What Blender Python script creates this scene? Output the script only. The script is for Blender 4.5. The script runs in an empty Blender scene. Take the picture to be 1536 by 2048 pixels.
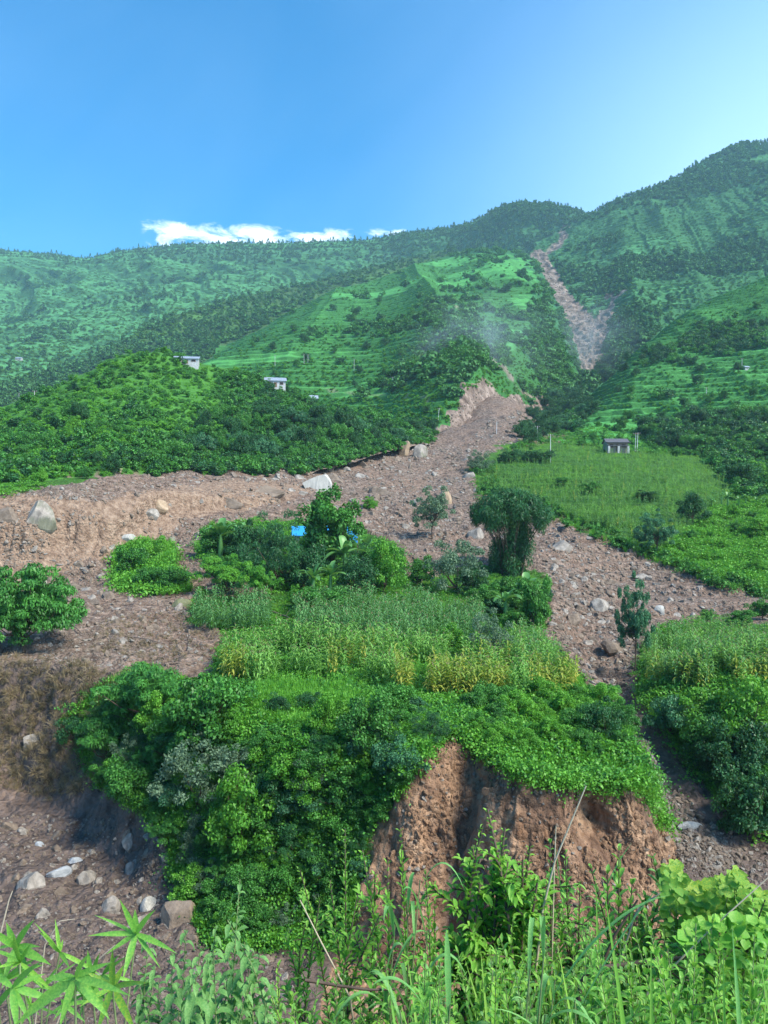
import bpy, math, random, time
import numpy as np
from mathutils import Vector, Matrix, Euler
R = math.radians
T0 = time.time()
random.seed(7)
rng = np.random.default_rng(11)
scn = bpy.context.scene
COL = scn.collection

# ------------------------------------------------------------------ camera, sky, sun, exposure
F = 1536.0                                   # focal length in photo pixels (photo 1536 x 2048)
cam_d = bpy.data.cameras.new('camera'); cam = bpy.data.objects.new('camera', cam_d); COL.objects.link(cam)
cam.location = (0, 0, 0); cam.rotation_euler = (R(90), 0, 0)
cam_d.sensor_fit = 'VERTICAL'; cam_d.sensor_height = 32.0; cam_d.lens = 24.0
cam_d.clip_start = 0.05; cam_d.clip_end = 9000
scn.camera = cam

SUN_EL, SUN_AZ = 47.0, 122.0                  # azimuth clockwise from the view axis (+Y)
w = bpy.data.worlds.new('World'); scn.world = w; w.use_nodes = True
nt = w.node_tree; nt.nodes.clear()
def N(nt, typ, **kw):
    n = nt.nodes.new(typ)
    for k, v in kw.items():
        if k.startswith('i_'):
            key = k[2:]
            key = int(key) if key.isdigit() else key.replace('_', ' ')
            n.inputs[key].default_value = v
        else: setattr(n, k, v)
    return n
sky = N(nt, 'ShaderNodeTexSky', sky_type='NISHITA', sun_disc=False)
sky.sun_elevation = R(SUN_EL); sky.sun_rotation = R(SUN_AZ)
sky.altitude = 1200; sky.air_density = 1.0; sky.dust_density = 0.6; sky.ozone_density = 4.0
hsv = N(nt, 'ShaderNodeHueSaturation'); hsv.inputs['Saturation'].default_value = 1.42; hsv.inputs['Hue'].default_value = 0.493
nt.links.new(sky.outputs[0], hsv.inputs['Color'])
# thin cloud bank low over the left ridge (real directions in the sky)
tc = N(nt, 'ShaderNodeTexCoord')
sep = N(nt, 'ShaderNodeSeparateXYZ'); nt.links.new(tc.outputs['Generated'], sep.inputs[0])
def M2(op, a, b=None, c=None, nt=nt, clamp=False):
    m = nt.nodes.new('ShaderNodeMath'); m.operation = op; m.use_clamp = clamp
    for i, v in enumerate((a, b, c)):
        if v is None: continue
        if isinstance(v, (int, float)): m.inputs[i].default_value = v
        else: nt.links.new(v, m.inputs[i])
    return m.outputs[0]
az = M2('ARCTAN2', sep.outputs[0], sep.outputs[1])
el = M2('ARCSINE', sep.outputs[2])
comb = N(nt, 'ShaderNodeCombineXYZ')
nt.links.new(M2('MULTIPLY', az, 1.0), comb.inputs[0]); nt.links.new(M2('MULTIPLY', el, 2.6), comb.inputs[1])
cn = N(nt, 'ShaderNodeTexNoise', i_Scale=22.0, i_Detail=8.0, i_Roughness=0.66, i_Distortion=0.5)
nt.links.new(comb.outputs[0], cn.inputs['Vector'])
def band(x, a, b, c, d):
    up = nt.nodes.new('ShaderNodeMapRange'); up.interpolation_type = 'SMOOTHSTEP'
    nt.links.new(x, up.inputs[0]); up.inputs[1].default_value = a; up.inputs[2].default_value = b
    dn = nt.nodes.new('ShaderNodeMapRange'); dn.interpolation_type = 'SMOOTHSTEP'
    nt.links.new(x, dn.inputs[0]); dn.inputs[1].default_value = c; dn.inputs[2].default_value = d
    dn.inputs[3].default_value = 1; dn.inputs[4].default_value = 0
    return M2('MULTIPLY', up.outputs[0], dn.outputs[0])
az_b = band(az, -0.36, -0.27, 0.02, 0.07)
el_b = band(el, 0.28, 0.32, 0.343, 0.366)
cov = M2('MULTIPLY', az_b, el_b)
cl = M2('SUBTRACT', M2('ADD', cn.outputs['Fac'], M2('MULTIPLY', cov, 0.40)), 0.80)
cl = M2('MULTIPLY', cl, 4.5, clamp=True)
cl = M2('MULTIPLY', cl, cov, clamp=True)
# thin high veil
comb2 = N(nt, 'ShaderNodeCombineXYZ')
nt.links.new(M2('MULTIPLY', az, 1.4), comb2.inputs[0]); nt.links.new(M2('ADD', M2('MULTIPLY', el, 2.2), M2('MULTIPLY', az, -1.2)), comb2.inputs[1])
vn = N(nt, 'ShaderNodeTexNoise', i_Scale=2.2, i_Detail=3.0, i_Roughness=0.45, i_Distortion=0.3)
nt.links.new(comb2.outputs[0], vn.inputs['Vector'])
veil = M2('MULTIPLY', M2('SUBTRACT', vn.outputs['Fac'], 0.42), 0.9, clamp=True)
veil = M2('MULTIPLY', veil, 0.16)
glow = N(nt, 'ShaderNodeMapRange', interpolation_type='SMOOTHSTEP'); nt.links.new(az, glow.inputs[0]); glow.inputs[1].default_value = -0.1; glow.inputs[2].default_value = 0.62
glo2 = N(nt, 'ShaderNodeMapRange', interpolation_type='SMOOTHSTEP'); nt.links.new(el, glo2.inputs[0]); glo2.inputs[1].default_value = 0.75; glo2.inputs[2].default_value = 0.25
veil = M2('ADD', veil, M2('MULTIPLY', M2('MULTIPLY', glow.outputs[0], M2('ADD', M2('MULTIPLY', glo2.outputs[0], .92), .08)), 0.72), clamp=True)
mxv = N(nt, 'ShaderNodeMix', data_type='RGBA'); nt.links.new(veil, mxv.inputs[0])
nt.links.new(hsv.outputs[0], mxv.inputs[6]); mxv.inputs[7].default_value = (4.8, 6.8, 9.4, 1)
mx = N(nt, 'ShaderNodeMix', data_type='RGBA'); nt.links.new(cl, mx.inputs[0])
nt.links.new(mxv.outputs[2], mx.inputs[6]); mx.inputs[7].default_value = (8.5, 9.2, 9.8, 1)
bg = N(nt, 'ShaderNodeBackground'); bg.inputs[1].default_value = 0.105
nt.links.new(mx.outputs[2], bg.inputs[0])
wo = N(nt, 'ShaderNodeOutputWorld'); nt.links.new(bg.outputs[0], wo.inputs[0])

sun_d = bpy.data.lights.new('sun', 'SUN'); sun_d.energy = 2.8; sun_d.angle = R(18); sun_d.color = (1.0, 0.91, 0.78)
sun = bpy.data.objects.new('sun', sun_d); COL.objects.link(sun)
sdir = Vector((math.sin(R(SUN_AZ)) * math.cos(R(SUN_EL)), math.cos(R(SUN_AZ)) * math.cos(R(SUN_EL)), math.sin(R(SUN_EL))))
sun.rotation_euler = sdir.to_track_quat('Z', 'Y').to_euler()
vs = scn.view_settings
vs.view_transform = 'Standard'; vs.look = 'None'; vs.gamma = 1; vs.use_curve_mapping = False
vs.exposure = 1.35
scn.cycles.max_bounces = 6; scn.cycles.diffuse_bounces = 3; scn.cycles.glossy_bounces = 2
scn.cycles.transmission_bounces = 3; scn.cycles.transparent_max_bounces = 6; scn.cycles.volume_bounces = 1
scn.cycles.use_denoising = True

# ------------------------------------------------------------------ helpers
def P(px, py, Y): return np.array([(px - 768.0) / F * Y, Y, (1024.0 - py) / F * Y])

def _hash(ix, iy, iz, seed):
    h = (ix * 374761393 + iy * 668265263 + iz * 2147483647 + seed * 974634777) & 0xFFFFFFFF
    h = ((h ^ (h >> 13)) * 1274126177) & 0xFFFFFFFF
    h = (h ^ (h >> 16)) & 0xFFFFFFFF
    return h.astype(np.float64) / 4294967295.0 * 2 - 1
def vnoise(p, seed=0):
    p = np.asarray(p, float); i = np.floor(p).astype(np.int64); f = p - i
    u = f * f * f * (f * (f * 6 - 15) + 10)
    out = 0
    for dx in (0, 1):
        wx = u[..., 0] if dx else 1 - u[..., 0]
        for dy in (0, 1):
            wy = u[..., 1] if dy else 1 - u[..., 1]
            for dz in (0, 1):
                wz = u[..., 2] if dz else 1 - u[..., 2]
                out = out + wx * wy * wz * _hash(i[..., 0] + dx, i[..., 1] + dy, i[..., 2] + dz, seed)
    return out
def fbm(p, octv=4, seed=0, gain=0.5, ridged=False):
    a, s, o = 1.0, 0.0, 0.0; q = np.asarray(p, float)
    for k in range(octv):
        n = vnoise(q, seed + k * 17)
        if ridged: n = 1 - 2 * np.abs(n)
        o = o + a * n; s += a; a *= gain; q = q * 2.03 + 11.3
    return o / s
def sstep(a, b, x):
    t = np.clip((x - a) / (b - a), 0, 1); return t * t * (3 - 2 * t)
def inpoly(px, py, poly):
    poly = np.asarray(poly, float); x = np.asarray(px); y = np.asarray(py)
    ins = np.zeros(x.shape, bool); n = len(poly); j = n - 1
    for i in range(n):
        xi, yi = poly[i]; xj, yj = poly[j]
        c = ((yi > y) != (yj > y)) & (x < (xj - xi) * (y - yi) / (yj - yi + 1e-12) + xi)
        ins ^= c; j = i
    return ins
def segdist(x, y, poly, closed=True, w=None):
    poly = np.asarray(poly, float); best = np.full(x.shape, 1e9); bw = np.zeros(x.shape)
    n = len(poly)
    for i in range(n if closed else n - 1):
        a = poly[i]; b = poly[(i + 1) % n]; d = b - a
        t = np.clip(((x - a[0]) * d[0] + (y - a[1]) * d[1]) / (d @ d + 1e-12), 0, 1)
        dd = np.hypot(x - a[0] - t * d[0], y - a[1] - t * d[1])
        if w is not None:
            ww = w[i] * (1 - t) + w[(i + 1) % n] * t
            bw = np.where(dd < best, ww, bw)
        best = np.minimum(best, dd)
    return (best, bw) if w is not None else best

def mesh_np(name, verts, faces, mat=None, smooth=True, attrs=None, cols=None):
    """faces: (n,4) or (n,3) int array, or list of such arrays."""
    me = bpy.data.meshes.new(name)
    verts = np.asarray(verts, np.float32)
    fl = faces if isinstance(faces, list) else [faces]
    fl = [np.asarray(f, np.int32) for f in fl if len(f)]
    me.vertices.add(len(verts)); me.vertices.foreach_set('co', verts.ravel())
    loops = np.concatenate([f.ravel() for f in fl]); tot = np.concatenate([np.full(len(f), f.shape[1], np.int32) for f in fl])
    start = np.concatenate([[0], np.cumsum(tot)[:-1]]).astype(np.int32)
    me.loops.add(len(loops)); me.loops.foreach_set('vertex_index', loops)
    me.polygons.add(len(tot)); me.polygons.foreach_set('loop_start', start); me.polygons.foreach_set('loop_total', tot)
    me.polygons.foreach_set('use_smooth', np.full(len(tot), smooth))
    me.update(calc_edges=True)
    for k, v in (attrs or {}).items():
        a = me.attributes.new(k, 'FLOAT', 'POINT'); a.data.foreach_set('value', np.asarray(v, np.float32))
    for k, v in (cols or {}).items():
        a = me.attributes.new(k, 'FLOAT_COLOR', 'POINT'); a.data.foreach_set('color', np.asarray(v, np.float32).ravel())
    if mat is not None: me.materials.append(mat)
    return me
def link(name, data, parent=None, loc=None):
    o = bpy.data.objects.new(name, data); COL.objects.link(o)
    if parent is not None: o.parent = parent
    if loc is not None: o.location = loc
    return o
def tag(o, label=None, cat=None, group=None, kind=None):
    if label: o['label'] = label
    if cat: o['category'] = cat
    if group: o['group'] = group
    if kind: o['kind'] = kind
    return o

# ------------------------------------------------------------------ materials
def new_mat(name):
    m = bpy.data.materials.new(name); m.use_nodes = True; m.node_tree.nodes.clear(); return m
class G:
    """tiny node graph helper"""
    def __init__(s, m): s.nt = m.node_tree
    def n(s, typ, **kw): return N(s.nt, typ, **kw)
    def l(s, a, b): s.nt.links.new(a, b)
    def math(s, op, a, b=None, c=None, clamp=False): return M2(op, a, b, c, nt=s.nt, clamp=clamp)
    def noise(s, vec, scale, detail=4, rough=0.55, dist=0.0):
        n = s.n('ShaderNodeTexNoise', i_Scale=scale, i_Detail=detail, i_Roughness=rough, i_Distortion=dist)
        s.l(vec, n.inputs['Vector']); return n.outputs['Fac']
    def ramp(s, fac, stops):
        r = s.n('ShaderNodeValToRGB'); e = r.color_ramp.elements
        while len(e) < len(stops): e.new(0.5)
        for i, (p, c) in enumerate(stops): e[i].position = p; e[i].color = (*c, 1)
        s.l(fac, r.inputs[0]); return r.outputs[0]
    def mix(s, fac, a, b):
        m = s.n('ShaderNodeMix', data_type='RGBA')
        for v, i in ((fac, 0), (a, 6), (b, 7)):
            if isinstance(v, (int, float)): m.inputs[i].default_value = v
            elif isinstance(v, tuple): m.inputs[i].default_value = (*v, 1)
            else: s.l(v, m.inputs[i])
        return m.outputs[2]
    def mr(s, v, a, b, c=0.0, d=1.0):
        m = s.n('ShaderNodeMapRange'); s.l(v, m.inputs[0])
        for i, x in enumerate((a, b, c, d)): m.inputs[i + 1].default_value = x
        return m.outputs[0]
    def attr(s, name):
        a = s.n('ShaderNodeAttribute', attribute_name=name); return a
    def bump(s, h, strength, dist):
        b = s.n('ShaderNodeBump', i_Strength=strength, i_Distance=dist); s.l(h, b.inputs['Height']); return b.outputs[0]
    def out(s, shader): o = s.n('ShaderNodeOutputMaterial'); s.l(shader, o.inputs['Surface'])
    def pbr(s, col, rough=0.8, bump=None, spec=0.3):
        b = s.n('ShaderNodeBsdfPrincipled')
        if isinstance(col, tuple): b.inputs['Base Color'].default_value = (*col, 1)
        else: s.l(col, b.inputs['Base Color'])
        b.inputs['Roughness'].default_value = rough; b.inputs['Specular IOR Level'].default_value = spec
        if bump is not None: s.l(bump, b.inputs['Normal'])
        return b

def ground_mat():
    m = new_mat('ground'); g = G(m)
    pos = g.n('ShaderNodeNewGeometry').outputs['Position']
    z = g.attr('zone'); sp = g.n('ShaderNodeSeparateColor'); g.l(z.outputs['Color'], sp.inputs[0])
    n1 = g.noise(pos, 0.10, 5); n2 = g.noise(pos, 1.3, 6, 0.65); n3 = g.noise(pos, 9.0, 4, 0.6); n4 = g.noise(pos, 0.35, 4, 0.6)
    deb = g.ramp(n2, [(0.32, (0.068, 0.050, 0.039)), (0.46, (0.160, 0.122, 0.096)), (0.56, (0.24, 0.188, 0.150)), (0.72, (0.41, 0.335, 0.28))])
    deb = g.mix(g.mr(n1, 0.35, 0.65), deb, g.ramp(n2, [(0.34, (0.10, 0.068, 0.050)), (0.5, (0.21, 0.148, 0.11)), (0.7, (0.36, 0.265, 0.205))]))
    tan = g.ramp(n2, [(0.34, (0.16, 0.108, 0.075)), (0.5, (0.28, 0.198, 0.140)), (0.68, (0.41, 0.31, 0.225))])
    # scar: layered red-brown earth, stretched vertically
    mp = g.n('ShaderNodeMapping'); mp.inputs['Scale'].default_value = (1.0, 1.0, 0.28); g.l(pos, mp.inputs[0])
    s1 = g.noise(mp.outputs[0], 1.6, 7, 0.68, 0.4); s2 = g.noise(pos, 0.45, 3)
    scar = g.ramp(s1, [(0.32, (0.12, 0.066, 0.038)), (0.44, (0.29, 0.178, 0.108)), (0.56, (0.42, 0.278, 0.175)), (0.70, (0.56, 0.41, 0.28))])
    scar = g.mix(g.mr(s2, 0.42, 0.62), scar, g.ramp(s1, [(0.34, (0.09, 0.055, 0.038)), (0.66, (0.32, 0.20, 0.13))]))
    grs = g.ramp(n2, [(0.3, (0.028, 0.095, 0.012)), (0.5, (0.06, 0.18, 0.018)), (0.75, (0.12, 0.27, 0.03))])
    grs = g.mix(g.mr(n4, 0.4, 0.65), grs, (0.05, 0.13, 0.025))
    wet = g.ramp(n2, [(0.3, (0.07, 0.055, 0.048)), (0.7, (0.21, 0.165, 0.142))])
    c = g.mix(sp.outputs[2], deb, tan)
    c = g.mix(g.attr('wet').outputs['Fac'], c, wet)
    c = g.mix(sp.outputs[1], c, scar)
    c = g.mix(sp.outputs[0], c, grs)
    h = g.math('ADD', g.math('MULTIPLY', n2, 0.7), g.math('MULTIPLY', n3, 0.25))
    vor = g.n('ShaderNodeTexVoronoi', i_Scale=3.0); g.l(pos, vor.inputs['Vector'])
    h = g.math('SUBTRACT', h, g.math('MULTIPLY', vor.outputs['Distance'], 0.5))
    g.out(g.pbr(c, 0.92, g.bump(h, 1.0, 0.5), 0.15).outputs[0])
    return m

def hill_mat(name, grass, shrub, rock_attr=False, sc=1.0, terr=0.0):
    m = new_mat(name); g = G(m)
    pos = g.n('ShaderNodeNewGeometry').outputs['Position']
    n1 = g.noise(pos, 0.012 * sc, 6, 0.6); n2 = g.noise(pos, 0.09 * sc, 6, 0.65); n3 = g.noise(pos, 0.5 * sc, 3, 0.6)
    a = g.ramp(n2, [(0.3, tuple(x * 0.7 for x in grass)), (0.7, tuple(min(1, x * 1.35) for x in grass))])
    b = g.ramp(n2, [(0.3, tuple(x * 0.6 for x in shrub)), (0.7, tuple(x * 1.3 for x in shrub))])
    fac = g.math('ADD', g.attr('wood').outputs['Fac'], g.math('MULTIPLY', g.math('SUBTRACT', n3, 0.5), 0.6))
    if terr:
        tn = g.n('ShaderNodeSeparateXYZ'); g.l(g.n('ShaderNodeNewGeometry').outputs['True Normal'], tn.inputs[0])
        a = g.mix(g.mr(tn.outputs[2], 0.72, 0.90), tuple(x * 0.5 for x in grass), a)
    c = g.mix(g.mr(fac, 0.30, 0.85), a, b)
    er = g.ramp(n2, [(0.34, (0.09, 0.066, 0.053)), (0.5, (0.21, 0.162, 0.13)), (0.68, (0.38, 0.31, 0.26))])
    c = g.mix(g.attr('earth').outputs['Fac'], c, er)
    h = g.math('ADD', n2, g.math('MULTIPLY', n3, 0.35))
    g.out(g.pbr(c, 0.95, g.bump(h, 0.6, 3.0 / sc), 0.1).outputs[0])
    return m

def leaf_mat(name, dark, light, trans=0.25, rough=0.5, spec=0.35, near=False):
    m = new_mat(name); g = G(m)
    t = g.attr('tint').outputs['Fac']
    oi = g.n('ShaderNodeObjectInfo').outputs['Random']
    f = g.math('ADD', g.math('MULTIPLY', t, 0.75), g.math('MULTIPLY', oi, 0.3), clamp=True)
    c = g.mix(f, dark, light)
    if near:
        ps = g.n('ShaderNodeNewGeometry').outputs['Position']; sp_ = g.noise(ps, 170.0, 3, .6); s2 = g.noise(ps, 260.0, 2, .5)
        c = g.mix(g.mr(sp_, .35, .7), tuple(x * 1.1 for x in dark), c); c = g.mix(g.math('MULTIPLY', g.mr(s2, .64, .70), .6), c, (.30, .24, .07))
    b = g.pbr(c, rough, None, spec)
    tr = g.n('ShaderNodeBsdfTranslucent'); cc = g.mix(0.35, c, (0.22, 0.42, 0.02)); g.l(cc, tr.inputs[0])
    ms = g.n('ShaderNodeMixShader'); ms.inputs[0].default_value = trans
    g.l(b.outputs[0], ms.inputs[1]); g.l(tr.outputs[0], ms.inputs[2]); g.out(ms.outputs[0])
    return m
def rock_mat(name, a, b, sc=1.0, streak=False, moss=0.0):
    m = new_mat(name); g = G(m)
    tc = g.n('ShaderNodeTexCoord').outputs['Object']
    oi = g.n('ShaderNodeObjectInfo').outputs['Random']
    mp = g.n('ShaderNodeMapping'); g.l(tc, mp.inputs[0])
    mp.inputs['Scale'].default_value = (2.5, 2.5, 0.5) if streak else (1, 1, 1.6)
    n = g.noise(mp.outputs[0], 1.8 * sc, 7, 0.65, 0.3); n2 = g.noise(tc, 9 * sc, 4)
    c = g.mix(g.mr(n, 0.32, 0.68), a, b)
    c = g.mix(g.math('MULTIPLY', oi, 0.45), c, g.mix(n, tuple(x * 0.55 for x in a), tuple(x * 0.8 for x in b)))
    if moss:
        c = g.mix(g.math('MULTIPLY', g.mr(g.noise(tc, 1.1, 4), 0.45, 0.6), moss), c, (0.09, 0.12, 0.05))
    h = g.math('ADD', n, g.math('MULTIPLY', n2, 0.3))
    g.out(g.pbr(c, 0.85, g.bump(h, 0.8, 0.12), 0.2).outputs[0])
    return m
def plain_mat(name, col, rough=0.7, var=0.2, sc=6.0, spec=0.3, metal=0.0):
    m = new_mat(name); g = G(m)
    tc = g.n('ShaderNodeTexCoord').outputs['Object']
    n = g.noise(tc, sc, 5, 0.6)
    c = g.ramp(n, [(0.3, tuple(x * (1 - var) for x in col)), (0.7, tuple(min(1, x * (1 + var)) for x in col))])
    b = g.pbr(c, rough, g.bump(n, 0.2, 0.02), spec); b.inputs['Metallic'].default_value = metal
    g.out(b.outputs[0]); return m

M_ground = ground_mat()
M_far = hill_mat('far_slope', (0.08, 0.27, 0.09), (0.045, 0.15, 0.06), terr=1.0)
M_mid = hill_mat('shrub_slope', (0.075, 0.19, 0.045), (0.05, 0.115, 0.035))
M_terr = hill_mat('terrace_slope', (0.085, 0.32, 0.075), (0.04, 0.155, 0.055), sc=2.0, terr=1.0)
M_near = hill_mat('bushy_slope', (0.060, 0.19, 0.032), (0.038, 0.13, 0.028), sc=3.0)
M_bank = plain_mat('bank_soil', (0.16, 0.10, 0.065), 0.95, 0.35, 1.0, 0.1)
# ------------------------------------------------------------------ lofted mountain sides
def resample(row, n):
    r = np.array(row, float); s = np.concatenate([[0], np.cumsum(np.hypot(np.diff(r[:, 0]), np.diff(r[:, 1])))]); s /= s[-1]
    t = np.linspace(0, 1, n)
    px = np.interp(t, s, r[:, 0]); py = np.interp(t, s, r[:, 1]); ly = np.interp(t, s, np.log(r[:, 2]))
    k = max(3, n // 60) | 1; ker = np.hanning(k + 2)[1:-1]; ker /= ker.sum()
    def sm(a): return np.convolve(np.pad(a, k // 2, mode='reflect', reflect_type='odd'), ker, 'valid')
    px, py, Y = sm(px), sm(py), np.exp(sm(ly))
    return np.stack([(px - 768) / F * Y, Y, (1024 - py) / F * Y], 1)
def catmull(rows, nv):
    K = len(rows); R_ = np.stack(rows); d = np.linalg.norm(np.diff(R_, axis=0), axis=2).mean(1)
    # distribute rows by picture height so resolution follows the image
    out = []
    ext = np.concatenate([[2 * R_[0] - R_[1]], R_, [2 * R_[-1] - R_[-2]]])
    for v in nv:
        i = min(int(v), K - 2); t = v - i; p0, p1, p2, p3 = ext[i], ext[i + 1], ext[i + 2], ext[i + 3]
        out.append(0.5 * (2 * p1 + (p2 - p0) * t + (2 * p0 - 5 * p1 + 4 * p2 - p3) * t * t + (3 * p1 - p0 - 3 * p2 + p3) * t ** 3) * 0.6
                   + 0.4 * (p1 * (1 - t) + p2 * t))
    return np.stack(out)
def proj(V): return V[..., 0] / V[..., 1] * F + 768, 1024 - V[..., 2] / V[..., 1] * F
def terrace(z, step, ph=0.0, sharp=0.62):
    q = z / step + ph; f = np.floor(q); return (f + sstep(sharp, 1.0, q - f) - ph) * step
def loft(name, rows, nu, segs, mat, disp, wood, earth=None, label=None):
    rr = [resample(r, nu) for r in rows]
    v = np.concatenate([np.linspace(i, i + 1, segs[i], endpoint=False) for i in range(len(rows) - 1)] + [[len(rows) - 1 - 1e-6]])
    V = catmull(rr, v); nv = len(v)
    V0 = V.copy(); V = disp(V, np.repeat(v[:, None], nu, 1))
    px, py = proj(V0)
    wd = wood(V0, px, py); ea = earth(V0, px, py) if earth else np.zeros(px.shape)
    idx = np.arange(nv * nu).reshape(nv, nu)
    f = np.stack([idx[:-1, :-1], idx[:-1, 1:], idx[1:, 1:], idx[1:, :-1]], -1).reshape(-1, 4)
    me = mesh_np(name, V.reshape(-1, 3), f, mat, True, {'wood': wd.ravel(), 'earth': ea.ravel()})
    o = link(name, me); tag(o, kind='structure'); return o

def back(row, dpy, dY): return [(a, b + dpy, c + dY) for a, b, c in row]
# far mountain ---------------------------------------------------------------
far_sky = [(-420, 455, 2250), (-200, 475, 2250), (0, 503, 2200), (60, 505, 2180), (120, 512, 2160), (175, 519, 2150), (240, 503, 2150), (350, 491, 2120), (400, 489, 2110),
           (470, 487, 2100), (560, 486, 2080), (680, 482, 2050), (740, 480, 2000), (800, 468, 1950), (870, 460, 1900), (930, 452, 1850), (965, 436, 1800),
           (1000, 415, 1700), (1045, 406, 1650), (1090, 410, 1640), (1130, 412, 1620), (1155, 420, 1610), (1180, 436, 1600), (1260, 470, 1600)]
far_rows = [
    [(-420, 930, 650), (0, 900, 700), (300, 820, 900), (600, 720, 1200), (900, 620, 1400), (1100, 590, 1450), (1200, 590, 1450)],
    [(-420, 760, 1050), (0, 740, 1100), (300, 670, 1300), (600, 620, 1500), (900, 560, 1600), (1060, 530, 1480), (1160, 520, 1450)],
    [(-420, 600, 1600), (0, 610, 1650), (300, 570, 1750), (600, 545, 1800), (900, 505, 1720), (1050, 470, 1560), (1200, 480, 1500)],
    far_sky, back(far_sky, 110, 300)]
def disp_far(V, v):
    x, y, z = V[..., 0], V[..., 1], V[..., 2]
    fade = sstep(0, .5, v) * (1 - sstep(2.1, 2.95, v) * 0.93)
    wx = fbm(V / 420, 3, 91) * 260
    q = np.stack([(x + wx + 0.75 * z + 0.25 * y) / 210, (y * 0.6 - z * 0.5 + wx) / 380, z * 0 + 3.1], -1)
    r = fbm(q, 5, 3, 0.52, True)
    V = V.copy(); V[..., 2] += (r - 0.1) * 52 * fade
    V[..., 2] += fbm(V / 14, 3, 9) * 3.0
    V[..., 1] -= fbm(V / 60, 3, 5) * 22 * fade
    return V
def wood_far(V, px, py):
    n = fbm(V / 130, 5, 21, 0.6) + fbm(V / 30, 3, 33) * 0.35
    w = sstep(-0.3, 0.45, n + 0.35 * sstep(560, 500, py) * sstep(700, 900, px) + 0.25 * sstep(545, 500, py) - 0.3)
    return w
def earth_far(V, px, py):
    d = segdist(px, py, [(1128, 470), (1118, 488), (1085, 512), (1068, 512)], False)
    return 1 - sstep(4, 9, d + 4 * vnoise(np.stack([px / 9, py / 9, px * 0], -1)))
far = loft('far_mountain', far_rows, 640, [40, 110, 190, 150, 12][:4], M_far, disp_far, wood_far, earth_far)
# dark shrubby spur, middle left ---------------------------------------------
spur_sil = [(-420, 880, 560), (-200, 850, 640), (0, 800, 740), (70, 775, 800), (150, 737, 880), (220, 700, 950), (300, 655, 1020), (380, 622, 1100), (450, 600, 1170),
            (540, 580, 1250), (620, 563, 1320), (700, 545, 1380), (760, 530, 1420), (860, 505, 1500), (960, 500, 1520), (1060, 510, 1450)]
spur_rows = [
    [(-420, 960, 440), (0, 900, 500), (200, 850, 560), (400, 800, 640), (600, 740, 780), (900, 640, 1000)],
    [(-420, 920, 500), (0, 850, 600), (200, 780, 700), (400, 700, 820), (600, 640, 1000), (800, 590, 1150), (1000, 560, 1200)],
    spur_sil, back(spur_sil, 90, 200)]
def disp_spur(V, v):
    x, y, z = V[..., 0], V[..., 1], V[..., 2]; V = V.copy()
    fade = 1 - sstep(1.7, 2.0, v) * 0.8
    q = np.stack([(x + 0.1 * y) / 110, (y - z) / 300, z * 0 + 8.1], -1)
    V[..., 2] += fbm(q, 4, 13, 0.5, True) * 22 * fade + fbm(V / 9, 3, 4) * 1.8
    zt = terrace(V[..., 2], 7.0); V[..., 2] = V[..., 2] * 0.6 + zt * 0.4
    return V
spur = loft('dark_spur', spur_rows, 520, [110, 150, 10], M_mid, disp_spur,
            lambda V, px, py: sstep(-0.35, 0.15, fbm(V / 70, 4, 41, 0.6) + 0.25))
# centre terraced hill ---------------------------------------------------------
ct_rows = [
    [(300, 960, 290), (600, 940, 285), (800, 895, 275), (868, 872, 268), (915, 880, 278), (960, 890, 310), (1000, 885, 345), (1080, 890, 395), (1150, 900, 430)],
    [(330, 850, 380), (600, 840, 370), (760, 822, 350), (850, 792, 335), (930, 760, 350), (1000, 745, 400), (1060, 760, 450), (1110, 780, 500), (1165, 810, 550)],
    [(370, 760, 480), (560, 742, 470), (720, 712, 465), (850, 682, 470), (950, 652, 490), (1050, 652, 540), (1110, 690, 590), (1150, 735, 650), (1180, 760, 690)],
    [(420, 725, 600), (560, 682, 620), (700, 642, 640), (850, 600, 650), (980, 582, 670), (1070, 592, 720), (1120, 635, 780), (1160, 700, 840)],
    [(430, 712, 700), (560, 655, 790), (680, 597, 880), (800, 562, 940), (920, 542, 960), (1020, 537, 970), (1080, 560, 990), (1125, 620, 1030)],
    [(435, 712, 780), (560, 652, 880), (680, 588, 980), (790, 545, 1090), (880, 515, 1180), (960, 502, 1220), (1020, 503, 1230), (1068, 520, 1240), (1105, 580, 1250)],
    [(440, 830, 860), (560, 780, 980), (680, 720, 1100), (790, 660, 1200), (880, 620, 1280), (960, 610, 1330), (1020, 610, 1340), (1068, 620, 1340), (1105, 660, 1340)]]
def disp_ct(V, v):
    x, y, z = V[..., 0], V[..., 1], V[..., 2]; V = V.copy()
    fade = (1 - sstep(4.4, 5.0, v) * 0.85) * sstep(0.2, 1.6, v)
    q = np.stack([x / 85, (y * 0.3 - z) / 200, z * 0 + 2.1], -1)
    V[..., 2] += fbm(q, 3, 63, 0.5, True) * 11 * fade
    V[..., 1] -= fbm(V / 35, 3, 15) * 7 * fade
    px, py = proj(V)
    tm = 1 - sstep(0.0, 0.3, fbm(V / 120, 3, 70) + sstep(940, 1080, px) * 0.5)
    step = 2.6 + y / 260
    zz = V[..., 2] + fbm(V / 40, 2, 8) * 2.5
    k = np.round(step * 2) / 2; k = 4.0
    zt = terrace(zz, 5.2); V[..., 2] += (zt - zz) * 0.92 * tm
    V[..., 2] += fbm(V / 4.5, 3, 4) * 0.35
    return V
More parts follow.
